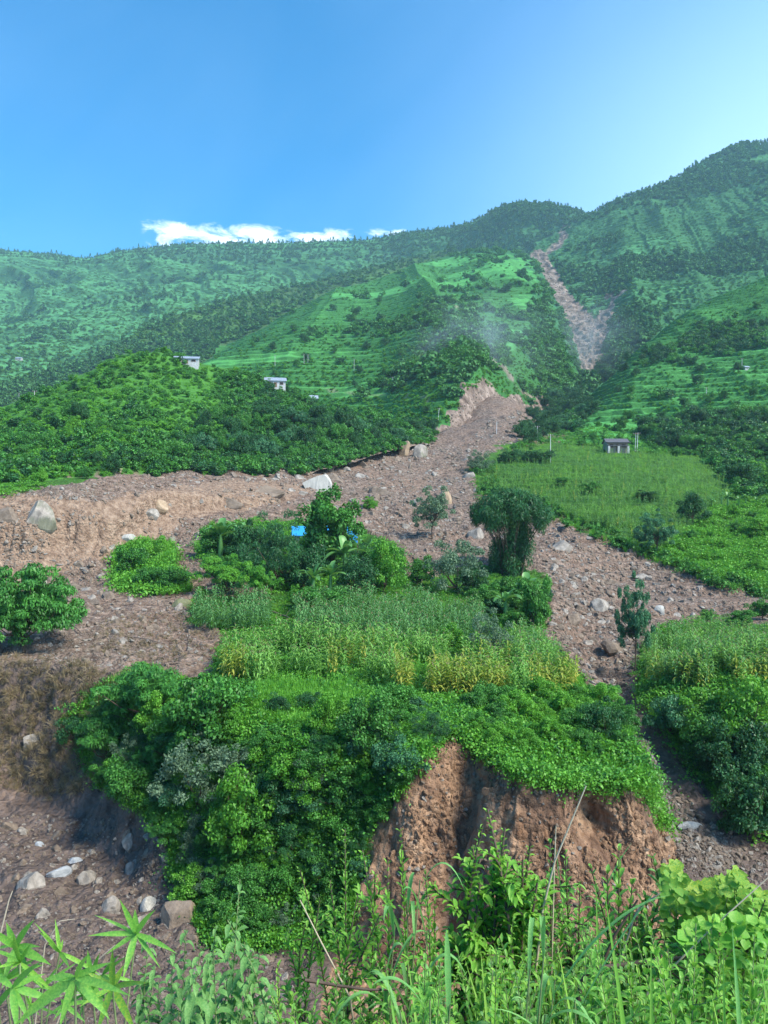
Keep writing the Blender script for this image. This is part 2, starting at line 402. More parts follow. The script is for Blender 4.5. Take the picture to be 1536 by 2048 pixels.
def wood_ct(V, px, py):
    n = fbm(V / 75, 4, 51, 0.6) - 0.42
    n = n + 0.9 * sstep(535, 505, py) + 0.30 * sstep(860, 900, px) * (fbm(V / 28, 3, 52) > 0) + 0.75 * sstep(1030, 1100, px) + 0.7 * np.exp(-((px - 960) / 60) ** 2 - ((py - 700) / 40) ** 2) + 0.55 * np.exp(-((px - 830) / 90) ** 2 - ((py - 725) / 50) ** 2)
    n = n + 0.5 * np.exp(-((px - 900) / 70) ** 2 - ((py - 660) / 60) ** 2)
    return sstep(-0.3, 0.42, n)
def earth_ct(V, px, py):
    j = vnoise(np.stack([px / 14, py / 14, px * 0], -1)) * 16
    a = inpoly(px + j, py + j, [(850, 895), (868, 858), (888, 832), (905, 812), (935, 782), (955, 758), (985, 778), (1000, 800), (1060, 800), (1100, 800), (1100, 900)])
    d1 = segdist(px, py, [(985, 725), (1010, 745), (1035, 780), (1065, 800)], False)
    d2 = segdist(px, py, [(915, 630), (960, 700), (1000, 740)], False)
    e = np.maximum(a * 1.0, 0.8 * (1 - sstep(1.5, 6, d1 + j * 0.35))); e = np.maximum(e, 0.45 * (1 - sstep(2, 7, d2 + j * 0.3)))
    d3 = segdist(px, py, [(1085, 515), (1110, 575), (1140, 625), (1165, 700), (1175, 760)], False)
    e = np.maximum(e, 1 - sstep(8, 14, d3 + j * .3))
    d4 = segdist(px, py, [(640, 775), (780, 780), (870, 800)], False)
    return np.maximum(e, 0.35 * (1 - sstep(1, 4, d4)))
centre = loft('terraced_hill', ct_rows, 760, [60, 170, 170, 130, 110, 80, 10][:6], M_terr, disp_ct, wood_ct, earth_ct)
# right mountain -----------------------------------------------------------------
rm_sky = [(1090, 480, 1420), (1130, 466, 1440), (1180, 432, 1460), (1215, 412, 1470), (1250, 397, 1480), (1300, 384, 1500), (1350, 363, 1520), (1385, 345, 1540), (1420, 326, 1560),
          (1450, 311, 1580), (1480, 301, 1600), (1510, 293, 1620), (1540, 285, 1650), (1640, 250, 1700), (1950, 200, 1750)]
rm_rows = [
    [(1040, 920, 380), (1100, 880, 400), (1160, 860, 420), (1250, 840, 480), (1400, 800, 600), (1600, 760, 700), (1950, 740, 700)],
    [(1090, 800, 560), (1150, 775, 590), (1220, 745, 650), (1290, 700, 720), (1400, 660, 800), (1600, 600, 850), (1950, 560, 850)],
    [(1100, 720, 740), (1160, 690, 760), (1215, 672, 780), (1280, 635, 820), (1380, 600, 860), (1536, 540, 950), (1950, 460, 950)],
    [(1085, 640, 900), (1150, 618, 930), (1200, 606, 940), (1250, 585, 950), (1330, 560, 990), (1450, 490, 1060), (1600, 420, 1100), (1950, 340, 1100)],
    [(1055, 570, 1080), (1100, 560, 1090), (1150, 565, 1060), (1200, 552, 1060), (1320, 490, 1100), (1450, 430, 1180), (1600, 360, 1250), (1950, 280, 1250)],
    [(1050, 525, 1230), (1095, 508, 1250), (1180, 478, 1250), (1300, 440, 1250), (1420, 372, 1350), (1600, 310, 1450), (1950, 230, 1450)],
    rm_sky, back(rm_sky, 110, 220)]
def disp_rm(V, v):
    x, y, z = V[..., 0], V[..., 1], V[..., 2]; V = V.copy()
    px, py = proj(V)
    fade = (1 - sstep(5.6, 6.0, v) * 0.85) * sstep(1190, 1280, px)
    q = np.stack([(x - 0.2 * y) / 120, (y * 0.4 - z * 0.5) / 260, z * 0 + 5.1], -1)
    V[..., 2] += (fbm(q, 5, 83, 0.5, True) - 0.1) * 34 * fade
    V[..., 1] -= fbm(V / 50, 3, 15) * 14 * fade
    gl = 1 - fade
    V[..., 2] += fbm(V / 22, 4, 25, 0.6, True) * 5 * gl
    zt = terrace(V[..., 2] + fbm(V / 60, 2, 8) * 3, 8.0); tm = 0.8 * sstep(0.0, 0.3, fbm(V / 160, 3, 77) + 0.1)
    V[..., 2] += (zt - V[..., 2]) * tm
    V[..., 2] += fbm(V / 8, 3, 4) * 1.6
    return V
def wood_rm(V, px, py):
    n = fbm(V / 110, 5, 91, 0.6) - 0.12
    n = n + 0.4 * sstep(430, 380, py + (px - 1300) * 0.35) * sstep(1250, 1350, px) + 0.5 * np.exp(-((px - 1270) / 60) ** 2 - ((py - 690) / 80) ** 2)
    n = n - 0.3 * np.exp(-((px - 1280) / 90) ** 2 - ((py - 470) / 30) ** 2)
    return sstep(-0.3, 0.42, n)
def earth_rm(V, px, py):
    j = fbm(np.stack([px / 22, py / 22, px * 0], -1), 3) * 16
    a = inpoly(px + j, py + j, [(1060, 505), (1100, 510), (1120, 560), (1150, 600), (1185, 635), (1205, 622), (1228, 590), (1245, 590), (1225, 640), (1210, 690), (1212, 745), (1160, 760), (1110, 750), (1100, 640), (1060, 560)])
    d = segdist(px, py, [(1128, 472), (1118, 490), (1085, 512), (1068, 515), (1090, 545)], False)
    return np.maximum(a * 1.0, 1 - sstep(4, 9, d + j * .3))
rmount = loft('right_mountain', rm_rows, 560, [50, 120, 110, 110, 110, 110, 110, 10][:7], M_far, disp_rm, wood_rm, earth_rm)
# right near terraced spur --------------------------------------------------------
rs_sil = [(1085, 868, 400), (1120, 838, 420), (1150, 812, 440), (1190, 792, 455), (1225, 762, 465), (1250, 738, 475), (1290, 695, 490), (1330, 655, 510), (1370, 625, 525), (1400, 607, 535), (1440, 588, 540),
          (1480, 573, 545), (1540, 547, 550), (1650, 500, 560), (1950, 440, 570)]
rs_rows = [
    [(1000, 950, 215), (1100, 930, 215), (1260, 930, 212), (1400, 965, 200), (1536, 985, 190), (1950, 1010, 185)],
    [(1040, 900, 245), (1150, 888, 250), (1260, 880, 255), (1400, 890, 250), (1536, 890, 245), (1950, 900, 240)],
    [(1060, 872, 310), (1150, 850, 310), (1260, 822, 310), (1400, 815, 310), (1536, 800, 305), (1950, 790, 300)],
    [(1078, 868, 360), (1160, 825, 380), (1260, 750, 400), (1400, 712, 410), (1536, 690, 400), (1950, 650, 390)],
    rs_sil, back(rs_sil, 120, 90)]
def disp_rs(V, v):
    x, y, z = V[..., 0], V[..., 1], V[..., 2]; V = V.copy()
    fade = (1 - sstep(3.6, 4.0, v) * 0.8)
    V[..., 2] += fbm(np.stack([x / 45, (y - z) / 120, x * 0], -1), 3, 63, 0.5, True) * 5 * fade
    zz = V[..., 2] + fbm(V / 25, 2, 8) * 1.6
    tm = 1 - sstep(0.15, 0.4, fbm(V / 70, 3, 70))
    V[..., 2] += (terrace(zz, 3.4) - zz) * 0.92 * tm
    V[..., 2] += fbm(V / 2.5, 3, 4) * 0.4
    return V
def wood_rs(V, px, py):
    n = fbm(V / 45, 4, 58, 0.6) - 0.42
    n = n + 0.9 * sstep(850, 880, py) * sstep(1270, 1330, px) + 0.7 * sstep(1185, 1150, px) * sstep(880, 840, py)
    n = n + 0.5 * np.exp(-((px - 1450) / 90) ** 2 - ((py - 665) / 40) ** 2)
    return sstep(-0.3, 0.42, n)
def earth_rs(V, px, py):
    j = vnoise(np.stack([px / 14, py / 14, px * 0], -1)) * 10
    a = inpoly(px + j, py + j, [(1000, 960), (1020, 880), (1050, 850), (1085, 850), (1100, 880), (1060, 900)])
    return a * 1.0
rspur = loft('right_spur', rs_rows, 620, [40, 110, 150, 150, 10][:5], M_terr, disp_rs, wood_rs, earth_rs)
# near left bushy hill ----------------------------------------------------------------
nl_sil = [(-500, 930, 190), (-200, 865, 215), (0, 828, 235), (50, 812, 238), (100, 793, 242), (150, 765, 245), (200, 738, 248), (235, 718, 250), (262, 709, 251), (330, 709, 252), (400, 729, 256), (480, 744, 260), (520, 760, 262),
          (560, 780, 264), (600, 797, 265), (640, 814, 266), (680, 832, 267), (720, 850, 268), (800, 872, 282), (870, 880, 300)]
nl_rows = [
    [(-500, 1060, 92), (0, 1020, 103), (110, 1000, 108), (200, 990, 113), (330, 968, 128), (450, 958, 138), (600, 952, 155), (700, 925, 170), (760, 905, 185), (830, 892, 215), (880, 885, 240)],
    [(-500, 1020, 100), (0, 985, 108), (110, 968, 115), (200, 960, 121), (330, 942, 137), (450, 934, 149), (600, 930, 164), (700, 906, 180), (760, 892, 197), (830, 880, 230), (880, 874, 255)],
    [(-500, 980, 125), (0, 930, 138), (200, 885, 152), (350, 865, 166), (500, 862, 182), (640, 872, 196), (740, 874, 214), (830, 872, 245), (880, 872, 265)],
    [(-500, 940, 160), (0, 862, 192), (150, 805, 207), (300, 764, 217), (450, 792, 224), (600, 824, 232), (720, 853, 242), (820, 870, 262), (875, 874, 280)],
    nl_sil, back(nl_sil, 160, 70)]
def disp_nl(V, v):
    x, y, z = V[..., 0], V[..., 1], V[..., 2]; V = V.copy()
    fade = (1 - sstep(3.6, 4.0, v) * 0.85) * sstep(1.0, 1.3, v)
    V[..., 2] += fbm(np.stack([x / 30, (y - z) / 70, x * 0], -1), 4, 63, 0.5, True) * 3.2 * fade
    V[..., 2] += fbm(V / 6, 3, 4) * 0.7
    return V
def wood_nl(V, px, py):
    n = fbm(V / 28, 4, 158, 0.6) - 0.36 + 0.75 * sstep(330, 600, px) + 0.3 * sstep(780, 900, py)
    return sstep(-0.3, 0.42, n)
def earth_nl(V, px, py):
    r = np.array(nl_rows[1]); return sstep(-9, 1, py - np.interp(px, r[:, 0], r[:, 1]) + 6 * vnoise(np.stack([px / 15, py / 15, px * 0], -1))) * sstep(100, 140, px)
nhill = loft('near_hill', nl_rows, 520, [20, 110, 110, 110, 10], M_near, disp_nl, wood_nl, earth_nl)

# ------------------------------------------------------------------ ground: debris fan, gullies and field terrace
COMMON = [(1105,882,300),(1100,880,345),(1105,880,425),(1045,812,345),(1130,885,345),(1190,892,345),(1150,900,425),
   # (px, py, Y) of the ground, shared by low ground and terrace
 (1250,1160,100),(1350,1200,90),(1450,1230,82),(1536,1240,80),(1900,1250,78),(2300,1250,78),
 (1000,1000,150),(1100,1050,122),(1250,1085,113),(1350,1130,105),(1450,1160,99),(1536,1170,97),(1900,1180,95),(2300,1180,95),
 (950,930,190),(1100,950,175),(1300,980,155),(1536,1015,140),(1900,1020,135),(2300,1020,135),
 (1000,888,228),(1230,905,215),(1400,930,200),(1536,945,195),(1900,950,190),(2300,950,190),
 (1100,872,252),(1230,885,240),(1500,910,230),(1900,910,230),(2300,915,230),
 (880,960,175),(850,1020,140),(950,1052,125),(1050,1092,110),(850,1082,118),(900,905,215),(955,865,252),(1000,832,292),(1010,815,330),
 (1150,1100,107),
 (700,925,180),(600,940,165),(450,945,150),(330,952,137),(110,975,118),(0,990,112),(-250,1005,105),(-600,1030,100),
 (0,1052,90),(110,1030,94),(200,1020,97),(300,1012,103),(400,1003,112),(500,995,123),(600,985,138),(750,990,150),(-250,1070,86),(-600,1090,84),
 (700,1080,112),(600,1062,106),(450,1092,92),(350,1082,94),
 (0,1158,84.5),(-250,1175,81),(-600,1190,78),(120,1122,89.5),(230,1085,94.5),(320,1060,101),
 (1050,795,425),(1000,812,425),(900,880,425),(1300,870,425),(1900,890,425),(500,910,425),(-600,930,425),
 (700,895,260),(400,910,260),(0,925,260),(-600,940,260),(900,870,300),(1300,880,300),(1900,900,300),
]
LOWP = COMMON + [(-600,1650,42),(-250,1650,42),(-250,1900,31),(0,1620,44),(0,1750,37),(0,1900,31),(200,1640,43),(200,1800,35),(350,1750,37),(350,1900,31),
 (500,1850,33),(600,2000,29),(750,2060,27.5),(900,2080,27),(1050,2060,27.5),(1200,1960,30),(1350,1800,36),(1450,1790,36.5),(1600,1850,34),(1900,1850,34),(2300,1850,34),
 (1385,1650,42.5),(1320,1545,48),(1255,1430,56),(1212,1350,64),(1192,1275,73),(1175,1205,83),(1155,1145,96),
 (-600,2300,20),(0,2300,20),(500,2400,20),(1000,2400,20),(1500,2300,20),(2300,2300,20),
 (0,1400,54),(200,1400,54),(400,1450,50),(-600,1380,55),(600,1500,48),(900,1500,50),(1100,1440,56),
 (0,1240,66),(300,1240,66),(600,1270,68),(900,1290,70),
 (1310,1375,55),(1400,1290,70),(1536,1300,68),(1900,1300,68),(1450,1385,52),(1650,1390,52),(2300,1390,52),
 (1330,1520,49),(1450,1560,46),(1600,1570,45.5),(1900,1570,45),(1550,1740,39)]
PLAT = COMMON + [(100,1180,72),(0,1205,67),(250,1205,69),(400,1180,74),(330,1135,82),(150,1280,57),(300,1300,54),(400,1290,57),(-250,1200,67),(-250,1290,55),(0,1300,54),(-600,1290,55),(-600,1200,67),
 (500,1260,58),(600,1240,62),(800,1262,60),(1000,1272,62),(550,1200,70),(800,1182,76),(1000,1202,76),(1085,1225,72),(650,1122,90),(850,1110,100),(1020,1155,88),(1090,1130,95),
 (480,1375,44),(600,1350,47),(800,1392,42),(980,1397,41.5),(1130,1372,47),(1170,1345,51),(700,1422,39.5),(900,1442,37),(1100,1452,36.5),(1200,1442,38.5),
 (850,1500,33.5),(1000,1512,32.7),(1170,1558,31),(1240,1560,31.2),(1240,1500,34),(1285,1560,31.5),(1000,1600,28.5),(300,1362,46),(450,1402,42),(600,1422,40),
 (1300,1400,48),(1400,1300,66),(1536,1300,66),(1900,1300,66),(-250,1500,38),(300,1560,34),(1900,1600,30),(1500,1700,28),(0,2400,20),(1000,2400,20),(1900,2400,20)]
def tps_fit(pts):
    p = np.array(pts, float); u = np.stack([p[:, 0] / 420, np.log(p[:, 2]) * 3.0], 1); val = p[:, 1] / 400
    def ker(r2): return 0.5 * r2 * np.log(r2 + 1e-9)
    n = len(u); d2 = ((u[:, None] - u[None]) ** 2).sum(2)
    A = np.zeros((n + 3, n + 3)); A[:n, :n] = ker(d2) + np.eye(n) * 2e-3; A[:n, n] = 1; A[:n, n + 1:] = u; A[n, :n] = 1; A[n + 1:, :n] = u.T
    sol = np.linalg.solve(A, np.concatenate([val, [0, 0, 0]]))
    def f(px, Y):
        sh = px.shape; q = np.stack([px.ravel() / 420, np.log(Y.ravel()) * 3.0], 1); out = np.zeros(len(q))
        for s in range(0, len(q), 4000):
            c = q[s:s + 4000]; r2 = ((c[:, None] - u[None]) ** 2).sum(2)
            out[s:s + 4000] = ker(r2) @ sol[:n] + sol[n] + c @ sol[n + 1:]
        return (out * 400).reshape(sh)
    return f
def grid_eval(f, pxs, Ys):
    cp = np.linspace(pxs[0], pxs[-1], 110); cy = np.exp(np.linspace(np.log(Ys[0]), np.log(Ys[-1]), 110))
    Gp, Gy = np.meshgrid(cp, cy); v = f(Gp, Gy)
    tmp = np.stack([np.interp(pxs, cp, v[i]) for i in range(len(cy))])
    return np.stack([np.interp(np.log(Ys), np.log(cy), tmp[:, j]) for j in range(len(pxs))], 1)
pxs = np.linspace(-560, 2150, 760)
Ys = np.concatenate([np.exp(np.linspace(np.log(18), np.log(25), 30, endpoint=False)), np.exp(np.linspace(np.log(25), np.log(38), 420, endpoint=False)),
                     np.exp(np.linspace(np.log(38), np.log(125), 440, endpoint=False)), np.exp(np.linspace(np.log(125), np.log(430), 240))])
low_py = grid_eval(tps_fit(LOWP), pxs, Ys); pla_py = grid_eval(tps_fit(PLAT), pxs, Ys)
GP, GY = np.meshgrid(pxs, Ys)
GX = (GP - 768) / F * GY
zl = (1024 - low_py) / F * GY; zp = (1024 - pla_py) / F * GY
edge = [(-560,51,4),(0,50.5,4),(120,50,4),(250,47,4),(400,42,5),(520,39.5,7),(640,37.3,7),(740,35.3,4.5),(810,33,3.0),(855,33.3,2.9),(890,34.1,3.0),(925,34.2,3.0),(965,33.2,2.8),(1010,32.2,2.6),(1060,31.2,2.6),(1170,30.6,2.6),(1225,30.9,2.6),(1268,31.4,1.8),
        (1280,33,1.5),(1268,38,1.4),(1244,43,1.5),(1208,48,1.6),(1172,54,1.8),(1138,62,2),(1114,70,2.2),(1104,80,3),(1118,100,3),(1118,420,3),(-560,420,3)]
EP = [((a - 768) / F * b, b) for a, b, c in edge]; EW = [c for a, b, c in edge]
jx = fbm(np.stack([GX / 2.2, GY / 2.2, GX * 0], -1), 4, 5) * 0.9; jy = fbm(np.stack([GX / 2.2, GY / 2.2, GX * 0 + 7], -1), 4, 6) * 0.9
far_fade = sstep(110, 60, GY)
jx *= far_fade; jy *= far_fade
ins = inpoly(GX + jx, GY + jy, EP); dist, wid = segdist(GX + jx, GY + jy, EP, True, EW)
sd = np.where(ins, dist, -dist)
t = np.clip((sd + wid) / wid, 0, 1)
prof = np.where(GP > 700, t ** 0.8, t * t * (3 - 2 * t))       # crisp upper rim on the scar
Z = zl + (zp - zl) * prof
# left channel bank: a cut step in front of the upper debris sheet
bk = [(-560,84),(0,89.5),(70,91.5),(130,94),(200,97),(270,101),(330,106),(420,113),(520,122),(600,135)]
bx = np.interp(GP, [a for a, b in bk], [b for a, b in bk]) + fbm(np.stack([GX / 5, GY * 0, GX * 0], -1), 4, 71) * 3.0 + fbm(np.stack([GX / 1.2, GY * 0, GX * 0], -1), 3, 72, .6, True) * 0.9
dep = np.interp(GP, [-560, 0, 200, 330, 420, 520, 600], [2.4, 2.4, 2.2, 1.9, 1.5, 1.0, 0])
under = sstep(0.0, 1.0, bx - GY) * sstep(22, 5, bx - GY)
Z = Z - dep * under + 0.7 * dep / 2.6 * np.exp(-((GY - bx - 1.5) / 3.0) ** 2)
px_, py_ = proj(np.stack([GX, GY, Z], -1))
jn = fbm(np.stack([GX / 3, GY / 3, Z / 3], -1), 4, 31) * 22
jpx, jpy = px_ + jn, py_ + jn * 0.8
ISL = [(372,1225),(395,1200),(560,1185),(600,1172),(740,1172),(830,1165),(960,1130),(1020,1140),(1095,1150),(1105,1240),(1080,1270),(1135,1320),(1180,1378),(1252,1440),(1272,1500),(1312,1570),(1332,1640),(1285,1590),(1240,1568),(1170,1572),(1100,1562),(1040,1552),
       (1000,1530),(975,1508),(940,1478),(910,1462),(875,1478),(850,1510),(800,1600),(745,1660),(720,1760),(700,1900),(420,1900),(340,1760),(330,1660),(190,1570),(120,1440),(170,1390),(280,1330),(420,1380),(430,1320),(450,1275),(420,1255),(380,1250)]
THK = [(385,1095),(420,1050),(520,1040),(700,1050),(800,1100),(830,1175),(560,1190),(410,1130)]
FLD = [(940,940),(1000,893),(1100,876),(1250,870),(2200,880),(2200,1250),(1700,1220),(1536,1192),(1440,1165),(1330,1120),(1200,1070),(1110,1030),(960,990)]
RBK = [(1275,1320),(1305,1262),(1420,1235),(1540,1255),(2200,1260),(2200,1830),(1640,1740),(1560,1700),(1470,1640),(1400,1560),(1335,1470),(1275,1400)]
SCR = [(850,1510),(875,1478),(910,1462),(975,1508),(1040,1552),(1170,1572),(1240,1560),(1300,1570),(1345,1680),(1400,1840),(1300,2000),(1000,2400),(560,2400),(640,1990),(730,1800),(745,1660),(800,1600)]
TAN = [(-560,1000),(0,990),(200,1005),(420,960),(640,975),(560,1010),(400,1035),(250,1100),(60,1165),(-560,1230)]
gz = (inpoly(jpx, jpy, ISL) | inpoly(jpx, jpy, THK) | inpoly(jpx, jpy, FLD) | inpoly(jpx, jpy, RBK)).astype(float)
gz = np.maximum(gz, ((GY > 50) & (py_ < np.interp(px_, [-560, 0, 110, 330, 450, 600, 700, 880], [1010, 992, 972, 946, 938, 934, 910, 872])) & (px_ < 870)).astype(float))
# only the terrace top and the shrub-covered flank are green: never the bare cut
sc_ = (inpoly(jpx, jpy, SCR) & (GY < 37.5)).astype(float)
flute = sstep(0.02, 0.25, t) * (1 - sstep(0.95, 1.0, t))
sc_ = np.maximum(sc_, flute * (GY < np.where(GP > 1215, 32.4, 42)) * (GP > 745) * (GP < 1340))
gz = gz * (1 - sc_)
tz = inpoly(jpx, jpy, TAN).astype(float)
wetm = sstep(1560, 1640, py_) * (px_ < 700) * (GY < 52) + 0.9 * flute * (GP < 460) * (GY < 60) + sstep(1380, 1460, py_) * (px_ > 1180)
wetm = np.clip(wetm, 0, 1)
tmk = inpoly(px_, py_, [(1090,1015),(1330,1080),(1536,1150),(2200,1200),(2200,1330),(1400,1300),(1250,1230),(1130,1100)]) * 1.0
# relief
P3 = np.stack([GX, GY, Z], -1)
deb = (1 - gz) * (1 - 0.6 * sc_)
amp = np.interp(GY, [18, 40, 100, 200, 340], [0.16, 0.24, 0.42, 0.8, 1.3]); wl = np.interp(GY, [18, 40, 100, 200, 340], [1.4, 1.8, 3.2, 6, 9])
dn = 0
for w0, lo, hi in ((1.6, 18, 62), (3.4, 50, 150), (7.5, 120, 400)):
    wgt = sstep(lo * 0.8, lo * 1.15, GY) * (1 - sstep(hi * 0.85, hi * 1.2, GY)) if lo > 18 else 1 - sstep(hi * 0.85, hi * 1.2, GY)
    dn = dn + wgt * (0.55 * fbm(P3 / w0, 5, 44, 0.58) + 0.65 * np.maximum(0, fbm(P3 / (w0 * 1.1), 3, 47, 0.5, True) - 0.1))
Z = Z + dn * amp * 2.1 * deb * (1 - .45 * tz) * (1 - .55 * tmk)
Z = Z + gz * fbm(P3 / 2.5, 3, 49) * 0.22
# terraces stepping through the right-hand fan and fields
ztt = terrace(Z + fbm(P3 / 14, 2, 3) * 0.5, 1.15, 0, 0.6); Z = Z + (ztt - Z) * 0.9 * tmk
tmf = inpoly(px_, py_, [(960,950),(1010,893),(1110,876),(1250,880),(2200,900),(2200,1180),(1440,1150),(1200,1065)]) * 1.0
ztf = terrace(Z + fbm(P3 / 30, 2, 3) * 1.2, 1.5, 0, 0.6); Z = Z + (ztf - Z) * 0.8 * tmf
# small terraces on the island top
tmi = inpoly(px_, py_, [(560,1400),(860,1380),(1180,1390),(1260,1500),(1300,1580),(900,1580),(860,1460),(560,1440)]) * 1.0 * (t >= 1)
zti = terrace(Z + fbm(P3 / 6, 2, 3) * 0.3, 1.25, 0.1, 0.5); Z = Z + (zti - Z) * 0.9 * tmi
# scar relief pushed towards the camera and sideways: flutes, ledges, a shadowed hollow
fn = fbm(np.stack([GX / 1.1, GY / 3, Z / 3.6], -1), 5, 61, 0.6, True) * 0.24 + fbm(np.stack([GX / 0.45, GY / 1, Z / 0.9], -1), 4, 62, 0.6) * 0.22
hol = 0.9 * np.exp(-((GP - 1190) / 45) ** 2 - ((py_ - 1665 - (GP - 1190) * 0.5) / 55) ** 2)
VX = GX + fbm(np.stack([GX / 1.6, GY / 2, Z / 1.6], -1), 3, 66) * 0.35 * flute * (GY < 60)
VY = GY - fn * flute * (GY < 60) * 1.0 + hol * flute
V = np.stack([VX, VY, Z], -1)
nv_, nu_ = GY.shape; idx = np.arange(nv_ * nu_).reshape(nv_, nu_)
fq = np.stack([idx[:-1, :-1], idx[:-1, 1:], idx[1:, 1:], idx[1:, :-1]], -1).reshape(-1, 4)
zone = np.stack([gz, sc_, tz, np.ones_like(gz)], -1)
gme = mesh_np('ground', V.reshape(-1, 3), fq, M_ground, True, {'wet': wetm.ravel()}, {'zone': zone.reshape(-1, 4)})
ground = tag(link('ground', gme), kind='structure')

# roadside bank under the camera
def bank_z(x, y):
    k = np.clip((x + 1.0) / 3.5, 0, 1)
    s = 0.72 - 0.16 * k
    z = -1.6 - s * np.maximum(y, 0.4)
    z = z - 1.1 * np.maximum(0, y - 8.5)
    return z + 0.18 * vnoise(np.stack([x / 1.3, y / 1.3, x * 0], -1), 5)
bxg, byg = np.meshgrid(np.linspace(-16, 16, 160), np.linspace(-6, 19, 130))
bz = bank_z(bxg, byg); idx = np.arange(bxg.size).reshape(bxg.shape)
fb = np.stack([idx[:-1, :-1], idx[:-1, 1:], idx[1:, 1:], idx[1:, :-1]], -1).reshape(-1, 4)
bank = tag(link('roadside_bank', mesh_np('roadside_bank', np.stack([bxg, byg, bz], -1).reshape(-1, 3), fb, M_bank)), kind='structure')
print('terrain', round(time.time() - T0, 1))
# ------------------------------------------------------------------ plant building kit
def unit(v): return v / (np.linalg.norm(v, axis=-1, keepdims=True) + 1e-9)
class MB:
    """collects vertices, quads/tris and a tint per vertex; builds ONE mesh"""
    def __init__(s): s.v = []; s.f4 = []; s.f3 = []; s.t = []; s.n = 0
    def add(s, v, f, tint=0.5):
        v = np.asarray(v, float).reshape(-1, 3); f = np.asarray(f, int)
        s.v.append(v); (s.f4 if f.shape[1] == 4 else s.f3).append(f + s.n)
        s.t.append(np.broadcast_to(tint, (len(v),)).astype(float)); s.n += len(v); return s
    def mesh(s, name, mat, smooth=True):
        fl = []
        if s.f4: fl.append(np.concatenate(s.f4))
        if s.f3: fl.append(np.concatenate(s.f3))
        return mesh_np(name, np.concatenate(s.v), fl, mat, smooth, {'tint': np.concatenate(s.t)})
def tube(mb, pts, rad, seg=6, tint=0.5):
    pts = np.asarray(pts, float); n = len(pts); rad = np.broadcast_to(rad, (n,))
    tan = unit(np.gradient(pts, axis=0)); ref = np.array([0.31, 0.95, 0.05]) if abs(tan[0][2]) > 0.7 else np.array([0.05, 0.1, 0.99])
    a = unit(np.cross(tan, ref)); b = np.cross(tan, a)
    th = np.linspace(0, 2 * np.pi, seg, endpoint=False)
    ring = pts[:, None] + rad[:, None, None] * (np.cos(th)[None, :, None] * a[:, None] + np.sin(th)[None, :, None] * b[:, None])
    i = np.arange(n * seg).reshape(n, seg); j = np.roll(i, -1, 1)
    f = np.stack([i[:-1], j[:-1], j[1:], i[1:]], -1).reshape(-1, 4)
    mb.add(ring, f, tint)
def quads(mb, c, nrm, axis, L, W, tint, rg):
    """leaf-shaped four-cornered faces"""
    nrm = unit(nrm); ax = unit(axis - (axis * nrm).sum(-1, keepdims=True) * nrm); sd = np.cross(nrm, ax)
    L = np.broadcast_to(L, (len(c),))[:, None]; W = np.broadcast_to(W, (len(c),))[:, None]
    k = nrm * L * 0.12
    v = np.stack([c - ax * L / 2 - k, c - sd * W / 2 + ax * L * .05 + k, c + ax * L / 2 - k, c + sd * W / 2 + ax * L * .05 + k], 1)
    f = np.arange(len(c) * 4).reshape(-1, 4)
    mb.add(v, f, np.repeat(np.broadcast_to(tint, (len(c),)), 4))
def clump_leaves(mb, C_, Rr, n, L, W, rg, up=0.45, droop=0.0, rnd=0.6, shell=(0.55, 1.08), tspread=0.35, tbase=0.5, lowcut=-0.55):
    for c, r in zip(C_, Rr):
        d = unit(rg.normal(size=(int(n * 1.6), 3))); d = d[d[:, 2] > lowcut][:n]
        m = len(d); k = rg.uniform(*shell, size=(m, 1)); p = c + d * r * k
        nr = d * 0.6 + np.array([0, 0, up]) + rg.normal(size=(m, 3)) * rnd
        ax = unit(rg.normal(size=(m, 3)) * 0.8 + d * 0.7 + np.array([0, 0, -droop]))
        tc_ = tbase + rg.normal() * tspread * 0.5
        s = rg.uniform(0.7, 1.25, m)
        quads(mb, p, nr, ax, L * s, W * s, np.clip(tc_ + rg.normal(size=m) * tspread * 0.45, 0, 1), rg)
def dome_clumps(rg, n, rx, rz, zc, cr, flat=0.0, low=-0.35):
    """clump centres filling the outer part of an uneven crown"""
    d = unit(rg.normal(size=(n * 3, 3))); d = d[d[:, 2] > low][:n]
    wob = 1 + 0.36 * rg.normal(size=(len(d), 1)).clip(-1.2, 1.2)
    c = d * np.array([rx, rx, rz]) * wob * (1 - cr * 0.8) + np.array([0, 0, zc])
    inner = rg.normal(size=(max(3, n // 4), 3)) * np.array([rx, rx, rz]) * 0.3 + np.array([0, 0, zc])
    c = np.concatenate([c, inner]); r = rg.uniform(0.65, 1.3, size=(len(c), 1)) * cr * np.array([rx, rx, rz * 0.85]) * 1.0
    return c, r
def limbs(mb, rg, C_, h0, r0, lean=0.05, k=9):
    top = np.array([rg.normal() * lean, rg.normal() * lean, h0])
    pts = np.array([[0, 0, -0.08], [rg.normal() * 0.02, rg.normal() * .02, h0 * 0.5], top]); tube(mb, pts, [r0 * 1.25, r0, r0 * 0.75], 7)
    for c in C_[rg.permutation(len(C_))[:k]]:
        s = pts[1] + (pts[2] - pts[1]) * rg.uniform(0, 1); mid = (s + c) / 2 + rg.normal(size=3) * 0.03 + np.array([0, 0, -0.03])
        tube(mb, [s, mid, c], [r0 * 0.5, r0 * 0.32, r0 * 0.12], 5)
M_bark = plain_mat('bark', (0.085, 0.062, 0.045), 0.9, 0.35, 14)
M_leafA = leaf_mat('leaf_green', (0.020, 0.105, 0.025), (0.10, 0.36, 0.055))
M_leafB = leaf_mat('leaf_bright', (0.045, 0.22, 0.025), (0.20, 0.54, 0.06), 0.35)
M_leafD = leaf_mat('leaf_dark', (0.012, 0.065, 0.028), (0.045, 0.19, 0.055), 0.2)
